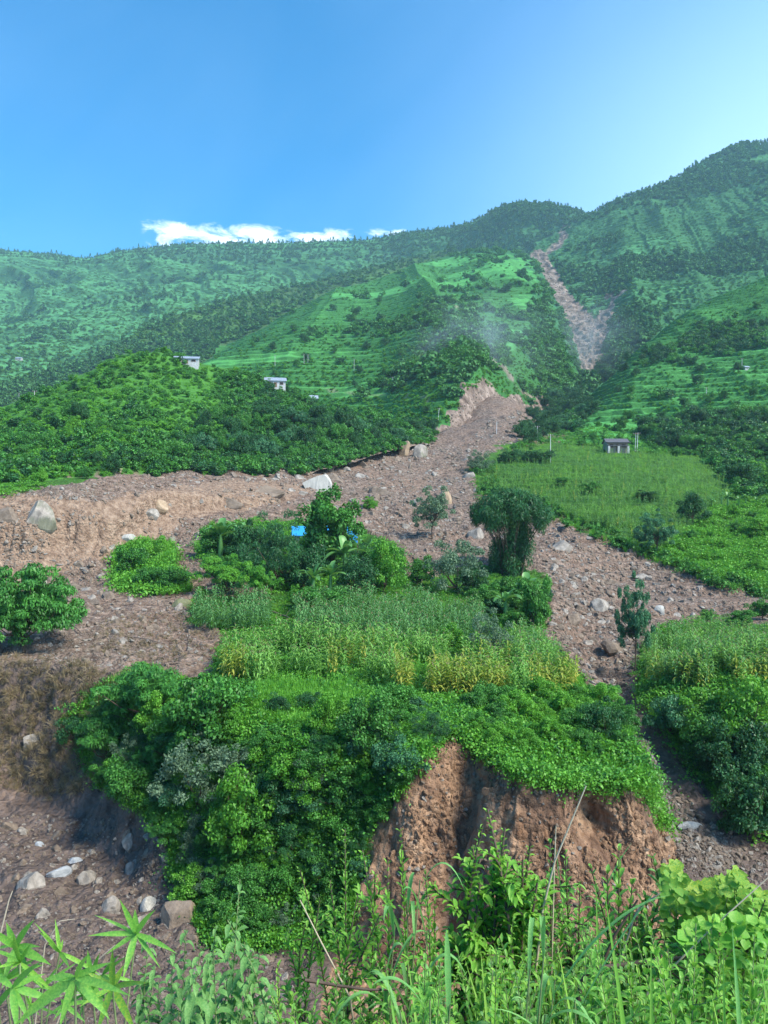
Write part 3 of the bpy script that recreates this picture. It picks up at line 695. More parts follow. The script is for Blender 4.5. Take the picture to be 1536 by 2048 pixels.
M_leafS = leaf_mat('leaf_silver', (0.045, 0.11, 0.06), (0.19, 0.31, 0.18), 0.2, 0.6)
M_leafT = leaf_mat('leaf_blue_green', (0.03, 0.12, 0.06), (0.09, 0.30, 0.13), 0.2)
M_corn = leaf_mat('corn_leaf', (0.05, 0.17, 0.05), (0.18, 0.42, 0.13), 0.3)
M_cornY = leaf_mat('corn_leaf_pale', (0.11, 0.32, 0.04), (0.44, 0.45, 0.08), 0.3)
M_banana = leaf_mat('banana_leaf', (0.045, 0.17, 0.04), (0.17, 0.40, 0.12), 0.3, 0.4)
M_grass = leaf_mat('grass_blade', (0.06, 0.25, 0.03), (0.22, 0.58, 0.06), 0.35)
M_cornL = leaf_mat('corn_leaf_light', (0.09, 0.28, 0.05), (0.28, 0.56, 0.12), 0.35)
M_dry = leaf_mat('dry_blade', (0.13, 0.10, 0.06), (0.34, 0.27, 0.15), 0.2)
M_farA = leaf_mat('far_foliage', (0.038, 0.125, 0.045), (0.10, 0.27, 0.08), 0.1, 0.8, 0.1)
M_farB = leaf_mat('far_meadow_shrub', (0.05, 0.15, 0.02), (0.12, 0.30, 0.035), 0.15, 0.8, 0.1)

PROTO = {}     # name -> (trunk mesh, crown mesh, height, width) at unit height
def make_bush(key, seed, mat, n=26, per=190, L=0.055, W=0.032, cr=0.30, rx=0.56, rz=0.50, zc=0.46, droop=0.0, up=0.45, trunk=0.25, r0=0.028, low=-0.5, tbase=0.5, rnd=0.6, tspread=.35, k=9):
    rg = np.random.default_rng(seed); C_, Rr = dome_clumps(rg, n, rx, rz, zc, cr, low=low)
    mb = MB(); clump_leaves(mb, C_, Rr, per, L, W, rg, up, droop, rnd, tbase=tbase, tspread=tspread)
    tb = MB(); limbs(tb, rg, C_, trunk, r0, k=k)
    PROTO[key] = (tb.mesh(key + '_trunk', M_bark), mb.mesh(key + '_crown', mat))
for s in range(3): make_bush(f'bush{s}', 100 + s, M_leafA)
for s in range(2): make_bush(f'bright{s}', 120 + s, M_leafB, tbase=0.5, L=0.06)
for s in range(2): make_bush(f'dark{s}', 130 + s, M_leafD, n=30, L=0.05, rz=0.52)
for s in range(2): make_bush(f'silver{s}', 140 + s, M_leafS, n=34, per=130, L=0.05, W=0.022, cr=0.24, rz=0.55, rnd=0.8)
for s in range(2): make_bush(f'blue{s}', 150 + s, M_leafT, n=26, per=170, L=0.06, W=0.03)
# mimosa-like: layered drooping fans of fine leaves
for s in range(2): make_bush(f'layer{s}', 160 + s, M_leafA if s else M_leafB, n=40, per=150, L=0.085, W=0.02, cr=0.2, rx=0.62, rz=0.42, zc=0.5, up=1.2, droop=0.35, rnd=0.35, low=-0.2, tbase=0.38)
# umbrella crown tree, leaves hanging
make_bush('umbrella0', 170, M_leafA, n=120, per=170, L=0.07, W=0.026, cr=0.20, rx=0.72, rz=0.46, zc=0.58, up=0.7, droop=0.8, trunk=0.45, r0=0.03, low=-0.45, k=16, tbase=0.42)
# tall slender crown
make_bush('tall0', 180, M_leafA, n=44, per=220, L=0.045, W=0.026, cr=0.30, rx=0.36, rz=0.54, zc=0.52, trunk=0.4, r0=0.02, tbase=0.4)
# thin pale tree: sparse
make_bush('thin0', 190, M_leafS, n=60, per=110, L=0.045, W=0.014, cr=0.17, rx=0.36, rz=0.46, zc=0.56, trunk=0.5, r0=0.014, k=22, rnd=0.9, droop=0.2)
make_bush('thin1', 191, M_leafT, n=70, per=130, L=0.045, W=0.012, cr=0.16, rx=0.3, rz=0.44, zc=0.60, trunk=0.6, r0=0.012, k=20, rnd=0.9, droop=0.2)
make_bush('fine0', 192, M_leafD, n=60, per=130, L=0.045, W=0.012, cr=0.17, rx=0.66, rz=0.5, zc=0.48, droop=0.3, rnd=0.8, k=14, tbase=.5)
# bamboo clump: mushroom of plumes over a column
def make_bamboo():
    rg = np.random.default_rng(5); C_, Rr = [], []
    for i in range(70):
        a = rg.uniform(0, 2 * np.pi); z = rg.uniform(0.05, 0.75); r = rg.uniform(0.08, 0.235)
        C_.append([math.cos(a) * r, math.sin(a) * r, z]); Rr.append([0.075, 0.075, 0.13])
    for i in range(64):
        a = rg.uniform(0, 2 * np.pi); q = rg.uniform(0, 1) ** 0.6; r = 0.47 * q
        C_.append([math.cos(a) * r, math.sin(a) * r, 0.88 - 0.20 * q * q + rg.normal() * 0.03]); Rr.append([0.088, 0.088, 0.085])
    for i in range(22):
        a = rg.uniform(0, 2 * np.pi); r = rg.uniform(0.36, 0.5)
        C_.append([math.cos(a) * r, math.sin(a) * r, 0.66 + rg.normal() * 0.04]); Rr.append([0.06, 0.06, 0.10])
    C_ = np.array(C_); mb = MB(); clump_leaves(mb, C_, np.array(Rr), 190, 0.05, 0.009, rg, up=0.35, droop=0.9, rnd=0.7, lowcut=-0.9, tbase=0.45, tspread=0.4)
    tb = MB()
    for c in C_[70:134:2]:
        b = np.array([c[0] * 0.25, c[1] * 0.25, -0.03]); tube(tb, [b, (b + c) / 2 + [-c[0] * .15, -c[1] * .15, 0.08], c], [0.006, 0.005, 0.002], 5)
    PROTO['bamboo'] = (tb.mesh('bamboo_culms', M_bark), mb.mesh('bamboo_crown', M_leafD))
make_bamboo()
# low-detail prototypes for mass cover (unit height)
def lowbush(key, seed, mat, n=9, per=42, L=0.17, W=0.11, **k):
    rg = np.random.default_rng(seed); C_, Rr = dome_clumps(rg, n, k.get('rx', 0.6), k.get('rz', 0.5), k.get('zc', 0.4), 0.4)
    mb = MB(); clump_leaves(mb, C_, Rr, per, L, W, rg, tspread=0.4, droop=k.get('droop', 0))
    PROTO[key] = (None, mb.mesh(key, mat))
lowbush('far_s', 9, M_farB, n=4, per=10, L=0.3, W=0.22, rx=.6, rz=.35); lowbush('lo_a', 1, M_leafA); lowbush('lo_b', 2, M_leafA, per=50, L=.13); lowbush('lo_bright', 3, M_leafB, L=.15); lowbush('lo_dark', 4, M_leafD, n=12, per=50, L=.12, rx=.5)
lowbush('far_a', 5, M_farA, n=6, per=14, L=0.32, W=0.24, rx=.5); lowbush('far_b', 6, M_farA, n=5, per=14, L=0.32, W=0.24, rx=.4, rz=.6); lowbush('far_m', 7, M_farB, n=5, per=12, L=0.32, W=0.25, rx=.8, rz=.4)
lowbush('lo_plume', 8, M_leafD, n=14, per=60, L=.12, W=.035, rx=.38, rz=.55, droop=.6)
def conifer(key, seed, mat, per=150):
    rg = np.random.default_rng(seed); z = rg.uniform(0.12, 1.0, per); a = rg.uniform(0, 6.28, per); r = (1.02 - z) * 0.26 * rg.uniform(0.5, 1.15, per)
    c = np.stack([np.cos(a) * r, np.sin(a) * r, z], 1); d = np.stack([np.cos(a), np.sin(a), -0.25 + 0 * a], 1)
    mb = MB(); quads(mb, c, np.array([0, 0, 1.0]) + rg.normal(size=c.shape) * .5, d, 0.16, 0.09, rg.uniform(0, 1, per), rg)
    tb = MB(); tube(tb, [[0, 0, -.05], [0, 0, .5], [0, 0, 1]], [.022, .015, .004], 5)
    PROTO[key] = (tb.mesh(key + '_trunk', M_bark), mb.mesh(key, mat))
conifer('conifer0', 11, M_farA); conifer('conifer1', 12, M_farA, 110)

def strips(mb, base, d, L, W, droop, nseg, tint, fold=0.25, prof=None, curl=None, up=None):
    """long leaves: base (n,3), direction (n,3), length, width, droop; V-folded, bending down"""
    n = len(base); d = unit(d); L = np.broadcast_to(L, (n,)); W = np.broadcast_to(W, (n,)); droop = np.broadcast_to(droop, (n,))
    t = np.linspace(0, 1, nseg + 1)
    if prof is None: prof = np.sin(np.pi * np.clip(t * 0.93 + 0.07, 0, 1)) ** 0.7
    prof = np.asarray(prof); prof = prof.copy(); prof[-1] = 0.02
    cen = base[:, None] + d[:, None] * (L[:, None] * t)[..., None]; cen[..., 2] -= (droop * L)[:, None] * t ** 2
    hx = -(droop * L)[:, None] * t ** 2 * 0.0
    tan = unit(np.gradient(cen, axis=1)); upv = np.array([0, 0, 1.0]) if up is None else up[:, None]
    sd = np.cross(tan, np.broadcast_to(upv, tan.shape)); bad = np.linalg.norm(sd, axis=-1) < 0.05
    sd = unit(np.where(bad[..., None], np.array([1.0, 0, 0]), sd)); nr = np.cross(sd, tan)
    w = (W[:, None] * prof[None])[..., None] / 2
    v = np.stack([cen - sd * w + nr * w * fold * 2, cen, cen + sd * w + nr * w * fold * 2], 2)   # n, seg+1, 3, 3
    i = np.arange(n * (nseg + 1) * 3).reshape(n, nseg + 1, 3)
    f = np.concatenate([np.stack([i[:, :-1, k], i[:, :-1, k + 1], i[:, 1:, k + 1], i[:, 1:, k]], -1).reshape(-1, 4) for k in (0, 1)])
    mb.add(v, f, np.repeat(np.broadcast_to(tint, (n,)), (nseg + 1) * 3))
def make_corn(key, seed, mat, yellow=False, nseg=4):
    rg = np.random.default_rng(seed); h = 1.0; st = MB(); lf = MB()
    lean = rg.normal(size=2) * 0.04
    tube(st, [[0, 0, -.05], [lean[0] * .4, lean[1] * .4, .5], [lean[0], lean[1], .93]], [.009, .008, .004], 5, 0.3)
    n = 12; z = np.linspace(0.12, 0.90, n); a = np.arange(n) * np.pi + rg.uniform(0, 3) + rg.normal(size=n) * .35
    b = np.stack([lean[0] * z, lean[1] * z, z], 1); e = rg.uniform(0.55, 1.2, n)
    d = np.stack([np.cos(a) * np.cos(e), np.sin(a) * np.cos(e), np.sin(e)], 1)
    tt = rg.uniform(0.2, 0.8, n)
    if yellow: tt = np.clip(1.35 - z * 1.25 + rg.normal(size=n) * .15, 0, 1)
    strips(lf, b, d, rg.uniform(.30, .44, n) * (1 - np.abs(z - .5) * .5), 0.062, rg.uniform(.45, 1.05, n), nseg, tt, .3)
    ta = MB(); m = 7; a = rg.uniform(0, 6.28, m); d = np.stack([np.cos(a) * .35, np.sin(a) * .35, np.ones(m)], 1)
    strips(ta, np.repeat([[lean[0], lean[1], .92]], m, 0), d, .13, .008, .15, 2, rg.uniform(.3, 1, m), .1)
    return st.mesh(key + '_stalk', mat), lf.mesh(key + '_leaves', mat), ta.mesh(key + '_tassel', M_dry)
CORN = [make_corn(f'corn_g{s}', 30 + s, M_corn) for s in range(3)]
CORNL = [make_corn(f'corn_l{s}', 35 + s, M_cornL) for s in range(2)]
CORNY = [make_corn(f'corn_y{s}', 40 + s, M_cornY, True) for s in range(3)]
def join_meshes(name, meshes):
    """one mesh (with all materials) out of several, for mass cover"""
    out = bpy.data.meshes.new(name); import bmesh
    bm = bmesh.new(); 
    for k, m in enumerate(meshes):
        n0 = len(bm.faces); bm.from_mesh(m); bm.faces.ensure_lookup_table()
        for f in bm.faces[n0:]: f.material_index = k
    bm.to_mesh(out); bm.free()
    for m in meshes: out.materials.append(m.materials[0])
    return out
def make_banana(key, seed, mat=M_banana, n=9):
    rg = np.random.default_rng(seed); st = MB(); lf = MB()
    tube(st, [[0, 0, -.05], [.01, 0, .25], [.015, .01, .5]], [.055, .045, .028], 8, .4)
    a = np.arange(n) * 2.4 + rg.uniform(0, 6); e = rg.uniform(.55, 1.35, n)
    d = np.stack([np.cos(a) * np.cos(e), np.sin(a) * np.cos(e), np.sin(e)], 1)
    prof = np.array([.18, .55, .95, 1, 1, .95, .8, .5, .02])
    strips(lf, np.repeat([[.015, .01, .46]], n, 0), d, rg.uniform(.48, .66, n), rg.uniform(.12, .16, n), rg.uniform(.3, .8, n), 8, rg.uniform(.2, 1, n), .22, prof)
    return st.mesh(key + '_stem', mat), lf.mesh(key + '_leaves', mat)
BAN = [make_banana(f'banana{s}', 50 + s) for s in range(3)]
def make_tuft(key, seed, mat, n=46, L=(.5, 1.0), W=.03, droop=(.2, 1.0), spread=.55, nseg=3, base=.12):
    rg = np.random.default_rng(seed); mb = MB(); a = rg.uniform(0, 6.28, n); r = rg.uniform(0, base, n); k = rg.uniform(.05, spread, n)
    b = np.stack([np.cos(a) * r, np.sin(a) * r, r * 0 - .03], 1); d = np.stack([np.cos(a + rg.normal(size=n) * .5) * k, np.sin(a) * k, np.ones(n)], 1)
    strips(mb, b, d, rg.uniform(*L, n), W, rg.uniform(*droop, n) * .6, nseg, rg.uniform(0, 1, n), .2)
    return mb.mesh(key, mat)
TUFT = [make_tuft(f'tuft{s}', 60 + s, M_grass) for s in range(2)]
TUFTL = make_tuft('tuft_low', 66, M_grass, 40, (.3, .6), .05, (.5, 1.6), .9)
TUFTD = make_tuft('tuft_dry', 64, M_dry, 60, (.4, 1.0), .012, (.8, 1.8), .6)
def make_herb(key, seed, mat, n=90):
    rg = np.random.default_rng(seed); mb = MB(); p = rg.normal(size=(n, 3)) * [.45, .45, .12]; p[:, 2] = np.abs(p[:, 2]) + .08 + .25 * np.exp(-(p[:, 0] ** 2 + p[:, 1] ** 2) * 3)
    quads(mb, p, np.array([0, 0, .8]) + rg.normal(size=p.shape) * .5, rg.normal(size=p.shape), rg.uniform(.1, .2, n), rg.uniform(.08, .15, n), rg.uniform(0, 1, n), rg)
    return mb.mesh(key, mat)
HERB = [make_herb('herb0', 70, M_leafB), make_herb('herb1', 71, M_leafA)]

# ------------------------------------------------------------------ rocks
def make_rock(name, seed, mat, sub=4, sq=(1, 1, 1), cuts=14, rough=.06, dmin=.42):
    import bmesh
    rg = np.random.default_rng(seed); bm = bmesh.new(); bmesh.ops.create_icosphere(bm, subdivisions=sub, radius=1)
    v = np.array([q.co for q in bm.verts]); f = np.array([[q.index for q in fc.verts] for fc in bm.faces]); bm.free()
    for i in range(cuts):
        n = unit(rg.normal(size=3)); d = rg.uniform(dmin, .95); ex = np.maximum(0, v @ n - d); v = v - ex[:, None] * n
    v = v * (1 + rough * fbm(v * 2.3 + seed, 4, seed)[:, None]) * np.array(sq)
    v[:, 2] += 0.35 * sq[2]
    return mesh_np(name, v, f, mat, False)
M_rockG = rock_mat('rock_grey', (0.15, 0.14, 0.122), (0.43, 0.40, 0.35))
M_rockB = rock_mat('rock_brown', (0.11, 0.088, 0.068), (0.30, 0.245, 0.19))
M_rockP = rock_mat('rock_pale', (0.30, 0.31, 0.29), (0.58, 0.58, 0.53), 1.2, True)
M_rockS = rock_mat('rock_streaked', (0.15, 0.14, 0.125), (0.46, 0.42, 0.36), 1.0, True, 0.6)
M_rockT = rock_mat('rock_tan', (0.26, 0.19, 0.12), (0.50, 0.39, 0.27))
M_rockM = rock_mat('rock_mossy', (0.12, 0.13, 0.07), (0.26, 0.27, 0.15), 1.0, False, .7)
ROCKS = [make_rock(f'rock_{k}', 200 + k, (M_rockG, M_rockB, M_rockB)[k % 3], 3, (1, rng.uniform(.7, 1), rng.uniform(.5, .8))) for k in range(8)]
PEB = [make_rock(f'pebble_{k}', 230 + k, (M_rockG, M_rockB, M_rockB)[k % 3], 2, (1, .8, .6), 9) for k in range(6)]
print('protos', round(time.time() - T0, 1))
# ------------------------------------------------------------------ placing things on the ground
bpy.context.view_layer.update()
DG = bpy.context.evaluated_depsgraph_get()
def hit(px, py):
    d = Vector(((px - 768) / F, 1.0, (1024 - py) / F)); dl = d.length
    ok, loc, nrm, fi, ob, _ = scn.ray_cast(DG, Vector((0, 0, 0)), d / dl, distance=6000)
    return (loc, nrm, ob.name) if ok else None
def gridpts(poly, sx, sy=None, jit=0.5, seed=0):
    sy = sy or sx; rg = np.random.default_rng(seed + 900); p = np.array(poly, float)
    x, y = np.meshgrid(np.arange(p[:, 0].min(), p[:, 0].max(), sx), np.arange(p[:, 1].min(), p[:, 1].max(), sy))
    x = x + (np.arange(x.shape[0]) % 2)[:, None] * sx / 2
    x = (x + rg.uniform(-jit, jit, x.shape) * sx).ravel(); y = (y + rg.uniform(-jit, jit, y.shape) * sy).ravel()
    k = inpoly(x, y, poly); return np.stack([x[k], y[k]], 1)
def casts(pts, want=None):
    L, Nn, Q = [], [], []
    for a, b in pts:
        h = hit(a, b)
        if h and (want is None or h[2] == want): L.append(h[0]); Nn.append(h[1]); Q.append((a, b))
    return np.array(L).reshape(-1, 3), np.array(Nn).reshape(-1, 3), np.array(Q).reshape(-1, 2)
def scatter(name, protos, pts, scales, idx, kind='stuff', rotz=None, tilt=0.12, cat=None, label=None, seed=0):
    """many small plants or stones as ONE object (geometry nodes instances)"""
    if len(pts) == 0: return
    rg = np.random.default_rng(seed + 77)
    pc = bpy.data.collections.new(name + '_kinds')
    for i, p in enumerate(protos):
        o = bpy.data.objects.new(f'{name}_kind_{i:02d}', p); pc.objects.link(o)
    me = bpy.data.meshes.new(name); n = len(pts); me.vertices.add(n); me.vertices.foreach_set('co', np.asarray(pts, np.float32).ravel())
    rot = np.stack([rg.normal(size=n) * tilt, rg.normal(size=n) * tilt, rg.uniform(0, 6.28, n) if rotz is None else rotz], 1)
    sc = np.asarray(scales, float); sc = np.repeat(sc[:, None], 3, 1) * rg.uniform(.85, 1.15, (n, 3)) if sc.ndim == 1 else sc
    a = me.attributes.new('sc', 'FLOAT_VECTOR', 'POINT'); a.data.foreach_set('vector', sc.astype(np.float32).ravel())
    a = me.attributes.new('rt', 'FLOAT_VECTOR', 'POINT'); a.data.foreach_set('vector', rot.astype(np.float32).ravel())
    a = me.attributes.new('ki', 'INT', 'POINT'); a.data.foreach_set('value', np.asarray(idx, np.int32))
    o = link(name, me); ng = bpy.data.node_groups.new(name + '_nodes', 'GeometryNodeTree')
    ng.interface.new_socket('Geometry', in_out='INPUT', socket_type='NodeSocketGeometry'); ng.interface.new_socket('Geometry', in_out='OUTPUT', socket_type='NodeSocketGeometry')
    gi = ng.nodes.new('NodeGroupInput'); go = ng.nodes.new('NodeGroupOutput'); ip = ng.nodes.new('GeometryNodeInstanceOnPoints')
    ci = ng.nodes.new('GeometryNodeCollectionInfo'); ci.inputs['Collection'].default_value = pc; ci.inputs['Separate Children'].default_value = True; ci.inputs['Reset Children'].default_value = True
    def na(nm, t):
        q = ng.nodes.new('GeometryNodeInputNamedAttribute'); q.data_type = t; q.inputs['Name'].default_value = nm
        return [s for s in q.outputs if s.enabled and s.name == 'Attribute'][0]
    l = ng.links.new
    l(gi.outputs[0], ip.inputs['Points']); l(ci.outputs[0], ip.inputs['Instance']); ip.inputs['Pick Instance'].default_value = True
    l(na('ki', 'INT'), ip.inputs['Instance Index'])
    e2r = ng.nodes.new('FunctionNodeEulerToRotation'); l(na('rt', 'FLOAT_VECTOR'), e2r.inputs[0]); l(e2r.outputs[0], ip.inputs['Rotation'])
    l(na('sc', 'FLOAT_VECTOR'), ip.inputs['Scale']); l(ip.outputs[0], go.inputs[0])
    md = o.modifiers.new('scatter', 'NODES'); md.node_group = ng
    tag(o, label, cat, kind=kind); return o
def plant(kind, base, h, wx=None, name='bush', label=None, cat='bush', group=None, rz=None, parts=True):
    """one tree or shrub: an empty at its foot, trunk and crown under it"""
    tr, cr = PROTO[kind]; base = Vector(base)
    e = bpy.data.objects.new(name, None); COL.objects.link(e); e.location = base
    e.rotation_euler = (0, 0, random.uniform(0, 6.28) if rz is None else rz); e.scale = ((wx or h), (wx or h), h)
    e.empty_display_size = 0.2
    if tr and parts: link('trunk', tr, e)
    link('crown', cr, e)
    tag(e, label, cat, group); return e
WID = {'bush': 1.3, 'bright': 1.3, 'dark': 1.3, 'silver': 1.25, 'blue': 1.3, 'layer': 1.4, 'umbrella': 1.35, 'tall': .72, 'thin': .85, 'fine': 1.45, 'bamboo': 1.05, 'conifer': .5}
def wfac(k): return WID[k.rstrip('0123456789')]
def at_plant(kind, px, py, hpx, wpx, name, label, cat='bush', group=None, sink=0.05):
    h_ = hit(px, py)
    if not h_: return None
    Y = h_[0].y; h = hpx * Y / F; wd = wpx * Y / F / wfac(kind)
    b = Vector(h_[0]); b.z -= sink * h
    return plant(kind, b, h * (1 + sink), wd, name, label, cat, group)

NAT = lambda o, n: [o] * n
# ---- mass cover on the hills (stuff)
HILLPOLY = [(-380, 440), (-380, 1010), (1950, 1010), (1950, 190), (1500, 270), (1180, 420), (1000, 395)]
def cover(name, obname, poly, sp, kinds, size, woodf, rule, seed, sy=None):
    pts = gridpts(poly, sp, sy or sp * .8, .6, seed); L, Nn, Q = casts(pts, obname)
    if len(L) == 0: return
    wd = woodf(L, Q[:, 0], Q[:, 1]); rg = np.random.default_rng(seed); ki, sc, keep = rule(L, Q, wd, rg)
    if obname in ('terraced_hill', 'right_spur'):
        small = sc < (2.1 if obname == 'terraced_hill' else 1.4); keep &= ~small | (Nn[:, 2] < np.quantile(Nn[:, 2], .62))
    keep &= rg.uniform(size=len(L)) < 1.1
    scatter(name, kinds, L[keep] - np.array([0, 0, .1]) * sc[keep][:, None], sc[keep], ki[keep], seed=seed)
def r_far(L, Q, wd, rg):
    n = len(L); wood = rg.uniform(size=n) < wd; s = np.where(wood, rg.uniform(4.5, 11, n), rg.uniform(2.5, 5, n))
    ki = np.where(wood, rg.integers(0, 2, n), 2); return ki, s, (wood & (rg.uniform(size=n) < .6)) | (rg.uniform(size=n) < .5)
def P_(*k): return [PROTO[q][1] for q in k]
cover('far_woods', 'far_mountain', [(-380, 440), (-380, 800), (300, 760), (1180, 620), (1180, 400), (1000, 395)], 5.2, P_('far_a', 'far_b', 'far_m'), None, wood_far, r_far, 1)
def r_spur(L, Q, wd, rg):
    n = len(L); wood = rg.uniform(size=n) < wd * .6; s = np.where(wood, rg.uniform(4, 9, n), rg.uniform(2, 4, n))
    return np.where(wood, rg.integers(0, 2, n), 2), s, rg.uniform(size=n) < .8
cover('spur_shrubs', 'dark_spur', [(-380, 980), (-380, 700), (300, 620), (800, 480), (1100, 480), (1100, 600), (400, 860)], 5.2, P_('far_a', 'far_b', 'far_m'), None, lambda L, a, b: sstep(-0.35, .15, fbm(L / 70, 4, 41, .6) + .25), r_spur, 2)
def r_ct(L, Q, wd, rg):
    n = len(L); e = earth_ct(L, Q[:, 0], Q[:, 1]); wood = rg.uniform(size=n) < wd * .85
    s = np.where(wood, rg.uniform(3, 7.5, n), rg.uniform(.8, 2.0, n)) * np.where(L[:, 1] > 800, 1.3, 1)
    return np.where(wood, rg.integers(0, 2, n), np.where(rg.uniform(size=n) < .7, 3, 2)), s, (e < .3) & (~wood | (rg.uniform(size=n) < .7)) & (wood | (rg.uniform(size=n) < .75))
cover('hill_shrubs', 'terraced_hill', [(300, 980), (400, 700), (700, 560), (900, 490), (1070, 500), (1190, 700), (1200, 860), (860, 980)], 5.6, P_('far_a', 'lo_a', 'far_m', 'lo_bright'), None, wood_ct, r_ct, 3)
def r_rm(L, Q, wd, rg):
    n = len(L); e = earth_rm(L, Q[:, 0], Q[:, 1]); wood = rg.uniform(size=n) < wd
    s = np.where(wood, rg.uniform(5.5, 10.5, n), rg.uniform(1.5, 3, n)); return np.where(wood, rg.integers(0, 2, n), 2), s, (e < .3) & (wood | (rg.uniform(size=n) < .5))
cover('mountain_woods', 'right_mountain', [(1040, 900), (1040, 440), (1180, 410), (1500, 270), (1950, 180), (1950, 700), (1400, 760), (1200, 900)], 5.6, P_('far_a', 'far_b', 'far_m'), None, wood_rm, r_rm, 4)
def r_rs(L, Q, wd, rg):
    n = len(L); e = earth_rs(L, Q[:, 0], Q[:, 1]); wood = rg.uniform(size=n) < wd * .9
    s = np.where(wood, rg.uniform(2.2, 5.5, n), rg.uniform(.5, 1.3, n)); return np.where(wood, rg.integers(0, 2, n), np.where(rg.uniform(size=n) < .75, 2, 3)), s, (e < .3) & (wood | (rg.uniform(size=n) < .75))
cover('spur_cover', 'right_spur', [(1000, 960), (1080, 840), (1200, 760), (1400, 590), (1950, 430), (1950, 1000), (1300, 1000)], 6.2, P_('lo_dark', 'lo_a', 'lo_bright', 'lo_b'), None, wood_rs, r_rs, 5)
def r_nl(L, Q, wd, rg):
    n = len(L); wood = rg.uniform(size=n) < wd * .8; s = np.where(wood, rg.uniform(1.7, 4.0, n), rg.uniform(.9, 2.4, n)) * np.interp(L[:, 1], [100, 250], [.75, 1])
    return np.where(wood, np.where(rg.uniform(size=n) < .3, 1, rg.integers(0, 2, n) * 2), rg.integers(2, 5, n)), s, np.ones(n, bool)
cover('bush_cover', 'near_hill', [(-480, 1010), (-480, 880), (0, 820), (250, 700), (350, 700), (560, 770), (880, 860), (880, 940), (500, 960)], 8.5, [PROTO['lo_a'][1], PROTO['lo_dark'][1], PROTO['lo_b'][1], PROTO['lo_bright'][1], TUFT[0]], None, wood_nl, r_nl, 6)
print('hills', round(time.time() - T0, 1))

def where(lab, a, b, poly):
    p = np.array(poly, float); u = (a - p[:, 0].min()) / np.ptp(p[:, 0]); v = (b - p[:, 1].min()) / np.ptp(p[:, 1])
    return lab + ', ' + ('high', 'midway', 'low')[max(0, min(2, int(v * 3)))] + ' at ' + ('far left', 'left', 'centre', 'right', 'far right')[max(0, min(4, int(u * 5)))]
# skyline trees, each its own
n_sky = 0
for row, step, lab, grp in ((far_sky, 13, 'small dark tree standing on the distant skyline ridge', 'trees along the distant ridge line'), (rm_sky, 14, 'small dark tree on the crest of the right-hand mountain', 'trees along the right mountain crest')):
    a = np.array(row, float); x = 0.0 if row is far_sky else 1185.0
    while x < min(1540, a[-1, 0]) and not (row is far_sky and x > 1170):
        x += random.uniform(.4, 1.6) * step
        for dy in range(-6, 30):
            y = np.interp(x, a[:, 0], a[:, 1]) + dy; h_ = hit(x, y)
            if h_ and h_[2] in ('far_mountain', 'right_mountain'): break
        else: continue
        Y = h_[0].y; hh = random.uniform(6, 13) * Y / F
        k = random.choice(['conifer0', 'conifer1', 'conifer1'])
        plant(k, h_[0] - Vector((0, 0, .1 * hh)), hh, hh * random.uniform(.8, 1.5), 'ridge_tree', lab, 'tree', grp, parts=False); n_sky += 1
fr = []
for row, x0, x1 in ((far_sky, -380, 1178), (rm_sky, 1182, 1900)):
    a = np.array(row, float)
    for x in np.arange(x0, x1, 3.0):
        x += random.uniform(-1.5, 1.5); y = np.interp(x, a[:, 0], a[:, 1])
        for dy in range(-8, 34, 2):
            h_ = hit(x, y + dy)
            if h_ and h_[2] in ('far_mountain', 'right_mountain'):
                for q in (0, 4, 9):
                    h2 = hit(x + q, y + dy + q * 1.2)
                    if h2: fr.append(tuple(h2[0]))
                break
scatter('ridge_woods', P_('far_a', 'far_b', 'conifer1'), fr, np.random.default_rng(3).uniform(3.5, 8, len(fr)), np.random.default_rng(4).integers(0, 3, len(fr)), seed=12)
# dark trees that stand out on the hillsides
for i, (ob, poly, sp, hp, kinds, lab, grp) in enumerate((
    ('terraced_hill', [(450, 700), (700, 600), (1050, 540), (1100, 640), (1000, 740), (860, 850), (560, 760)], 52, (11, 20), ['dark0', 'bush1', 'dark1'], 'dark tree on the centre hill terraces', 'trees on the centre terraces'),
    ('right_spur', [(1200, 800), (1330, 680), (1536, 570), (1536, 830), (1260, 850)], 56, (14, 26), ['dark0', 'dark1', 'bush0'], 'dark tree on the right slope terraces', 'trees on the right-hand terraces'),
    ('right_spur', [(1275, 850), (1536, 840), (1536, 960), (1400, 940), (1290, 900)], 26, (26, 44), ['dark0', 'dark1', 'bush2'], 'dark leafy tree in the wood behind the stone house', 'trees of the wood below the right terraces'),
    ('right_mountain', [(1095, 845), (1100, 770), (1200, 740), (1290, 660), (1300, 720), (1200, 800), (1150, 850)], 20, (17, 30), ['dark0', 'dark1'], 'dark tree in the gully mouth by the slide', 'trees in the gully mouth'),
    ('right_spur', [(1038, 892), (1048, 858), (1072, 824), (1105, 796), (1180, 795), (1200, 830), (1110, 880)], 17, (24, 40), ['dark0', 'dark1', 'blue0'], 'dark tree on the slope edge above the cut gully', 'trees above the cut gully'))):
    for a, b in gridpts(poly, sp, sp * .75, .45, 50 + i):
        h_ = hit(a, b)
        if h_ and (h_[2] == ob or i == 4):
            hh = random.uniform(*hp) * h_[0].y / F; k = random.choice(kinds)
            plant(k, h_[0] - Vector((0, 0, .1 * hh)), hh, hh * random.uniform(.75, 1.05), 'hillside_tree', where(lab, a, b, poly), 'tree', grp)
